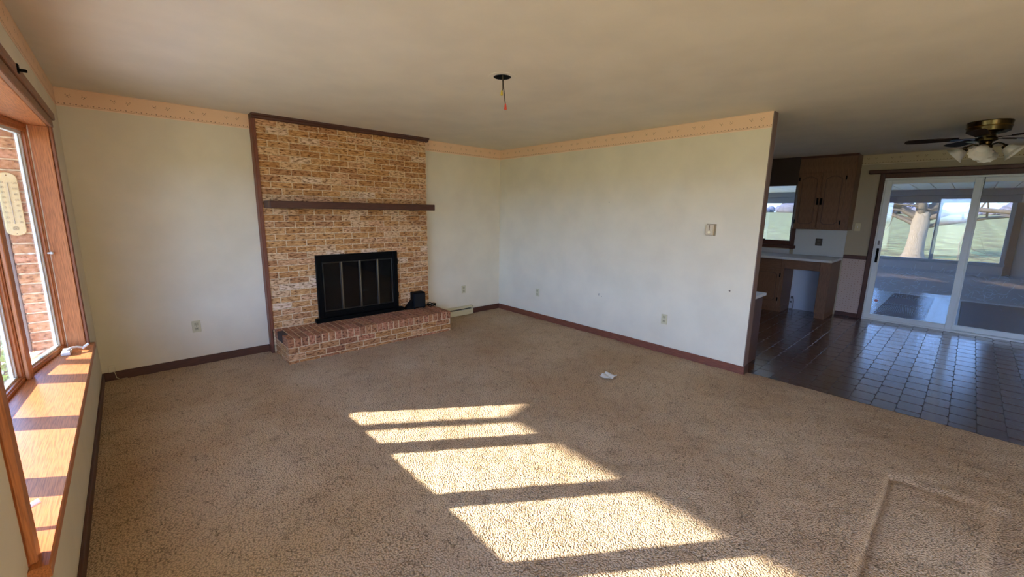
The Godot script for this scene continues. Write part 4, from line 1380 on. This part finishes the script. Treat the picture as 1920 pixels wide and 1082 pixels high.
func bush(at: Vector3):
	var b := thing("shrub", "small leafy green shrub in the bed beside the bow window", "shrub", at)
	var lf := MB.new()
	var r := RandomNumberGenerator.new(); r.seed = 8
	for i in 2600:
		var d := V(r.randfn(), r.randfn(), r.randfn()).normalized() * pow(r.randf(), .4)
		var c := at + V(d.x * .46, .78 + d.y * .78, d.z * .72)
		var u := V(r.randfn(), r.randfn() * .6, r.randfn()).normalized()
		var v := u.cross(V(r.randfn(), r.randfn(), r.randfn()).normalized()).normalized()
		var n := u.cross(v)
		var l := r.randf_range(.022, .04)
		lf.quadn(c - u * l, c + v * l * .5 - n * l * .15, c + u * l, c - v * l * .5 - n * l * .15, n, (n + v * .4).normalized(), n, (n - v * .4).normalized())
	var lm := mat(C(118, 142, 66), .6)
	lm.backlight_enabled = true; lm.backlight = Color(.35, .4, .15)
	obj("foliage", lf, lm, b).set_meta("kind", "stuff")
	for i in 9:
		var a := TAU * i / 9.0
		var sm := MB.new()
		sm.tube([at + V(cos(a) * .05, 0, sin(a) * .05), at + V(cos(a) * .16, .5, sin(a) * .22), at + V(cos(a) * .28, 1.1, sin(a) * .44)], [.014, .010, .004], 6)
		obj("stem", sm, mat(C(96, 74, 54), .9), b)

func limb(mb: MB, r: RandomNumberGenerator, p: Vector3, d: Vector3, l: float, rad: float, depth: int):
	var pts := [p]
	var rr := [rad]
	var n := 6 if depth > 1 else 3
	for i in n:
		d = (d + V(r.randfn() * .22, r.randfn() * .16 + .03, r.randfn() * .22)).normalized()
		p += d * l / n
		pts.append(p); rr.append(rad * lerpf(1.0, .38, (i + 1.0) / n))
	mb.tube(pts, rr, 8 if depth > 2 else 5 if depth > 1 else 3, false)
	if depth == 0: return
	for i in (6 if depth > 2 else 5):
		var k := r.randi_range(1, n)
		var side := V(r.randfn(), r.randfn() * .5 + .25, r.randfn()).normalized()
		limb(mb, r, pts[k], (d * .6 + side).normalized(), l * r.randf_range(.45, .7), rr[k] * .6, depth - 1)

func big_tree(at: Vector3):
	var t := thing("tree", "large bare tree with a thick pale trunk standing in the field", "tree", at)
	var bk := tri_mat(C(186, 166, 138), T.grain, V(3.0, .8, 3.0), .95)
	bump(bk, T.grain, 3.0)
	var bb := tri_mat(C(134, 120, 102), T.grain, V(3.0, .8, 3.0), .95)
	var tr := MB.new()
	var rows := [[0.0, .44], [.10, .36], [.3, .305], [.7, .27], [1.1, .265], [1.35, .28], [1.62, .27], [1.9, .22]]
	for i in rows.size() - 1:
		for k in 20:
			var q := []
			var nn := []
			for w in [[i, k], [i, k + 1], [i + 1, k + 1], [i + 1, k]]:
				var a: float = TAU * w[1] / 20.0
				var fl: float = 1.0 + .16 * cos(a * 5.0) * exp(-rows[w[0]][0] * 4.0) + .05 * cos(a * 7.0 + rows[w[0]][0] * 2.0)
				q.append(at + V(cos(a) * rows[w[0]][1] * fl + .03 * rows[w[0]][0], rows[w[0]][0] - .05, sin(a) * rows[w[0]][1] * fl + .04 * rows[w[0]][0]))
				nn.append(V(cos(a), .15, sin(a)).normalized())
			tr.quadn(q[0], q[1], q[2], q[3], nn[0], nn[1], nn[2], nn[3])
	obj("trunk", tr, bk, t)
	var r := RandomNumberGenerator.new(); r.seed = 5
	var top := at + V(.05, 1.55, .06)
	var dirs := [[V(-.1, .30, -1.0), 3.4, .085, 1.25], [V(.2, .22, 1.0), 3.8, .085, 1.2], [V(-.3, .9, -.75), 4.2, .14, 1.55], [V(.1, .95, .5), 4.8, .17, 1.6], [V(.6, .8, -.2), 4.6, .14, 1.6], [V(-.5, .85, .25), 4.4, .14, 1.6], [V(.1, .5, -.95), 3.8, .10, 1.55], [V(-.1, .42, .95), 4.6, .11, 1.5], [V(.2, .25, -.9), 3.0, .06, 1.4]]
	for q in dirs:
		var mb := MB.new()
		limb(mb, r, at + V(.04, q[3], .05), q[0].normalized(), q[1], q[2], 3)
		obj("branch", mb, bb, t)

func treeline():
	var r := RandomNumberGenerator.new(); r.seed = 14
	var mb := MB.new()
	for i in 190:
		var z := -150.0 + i * 1.35 + r.randf_range(-.6, .6)
		var x := 262.0 + r.randf_range(-16, 16)
		var h := r.randf_range(1.6, 4.2) * (1.0 + .5 * sin(i * .21))
		mb.ball(V(x, ground(x, z) + h * .45, z), V(h * .5, h * .62, h * .7), 8, 5)
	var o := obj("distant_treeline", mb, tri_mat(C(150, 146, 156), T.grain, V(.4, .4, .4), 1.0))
	tag(o, "hazy line of bare woods along the far edge of the field", "woods", "", "stuff")
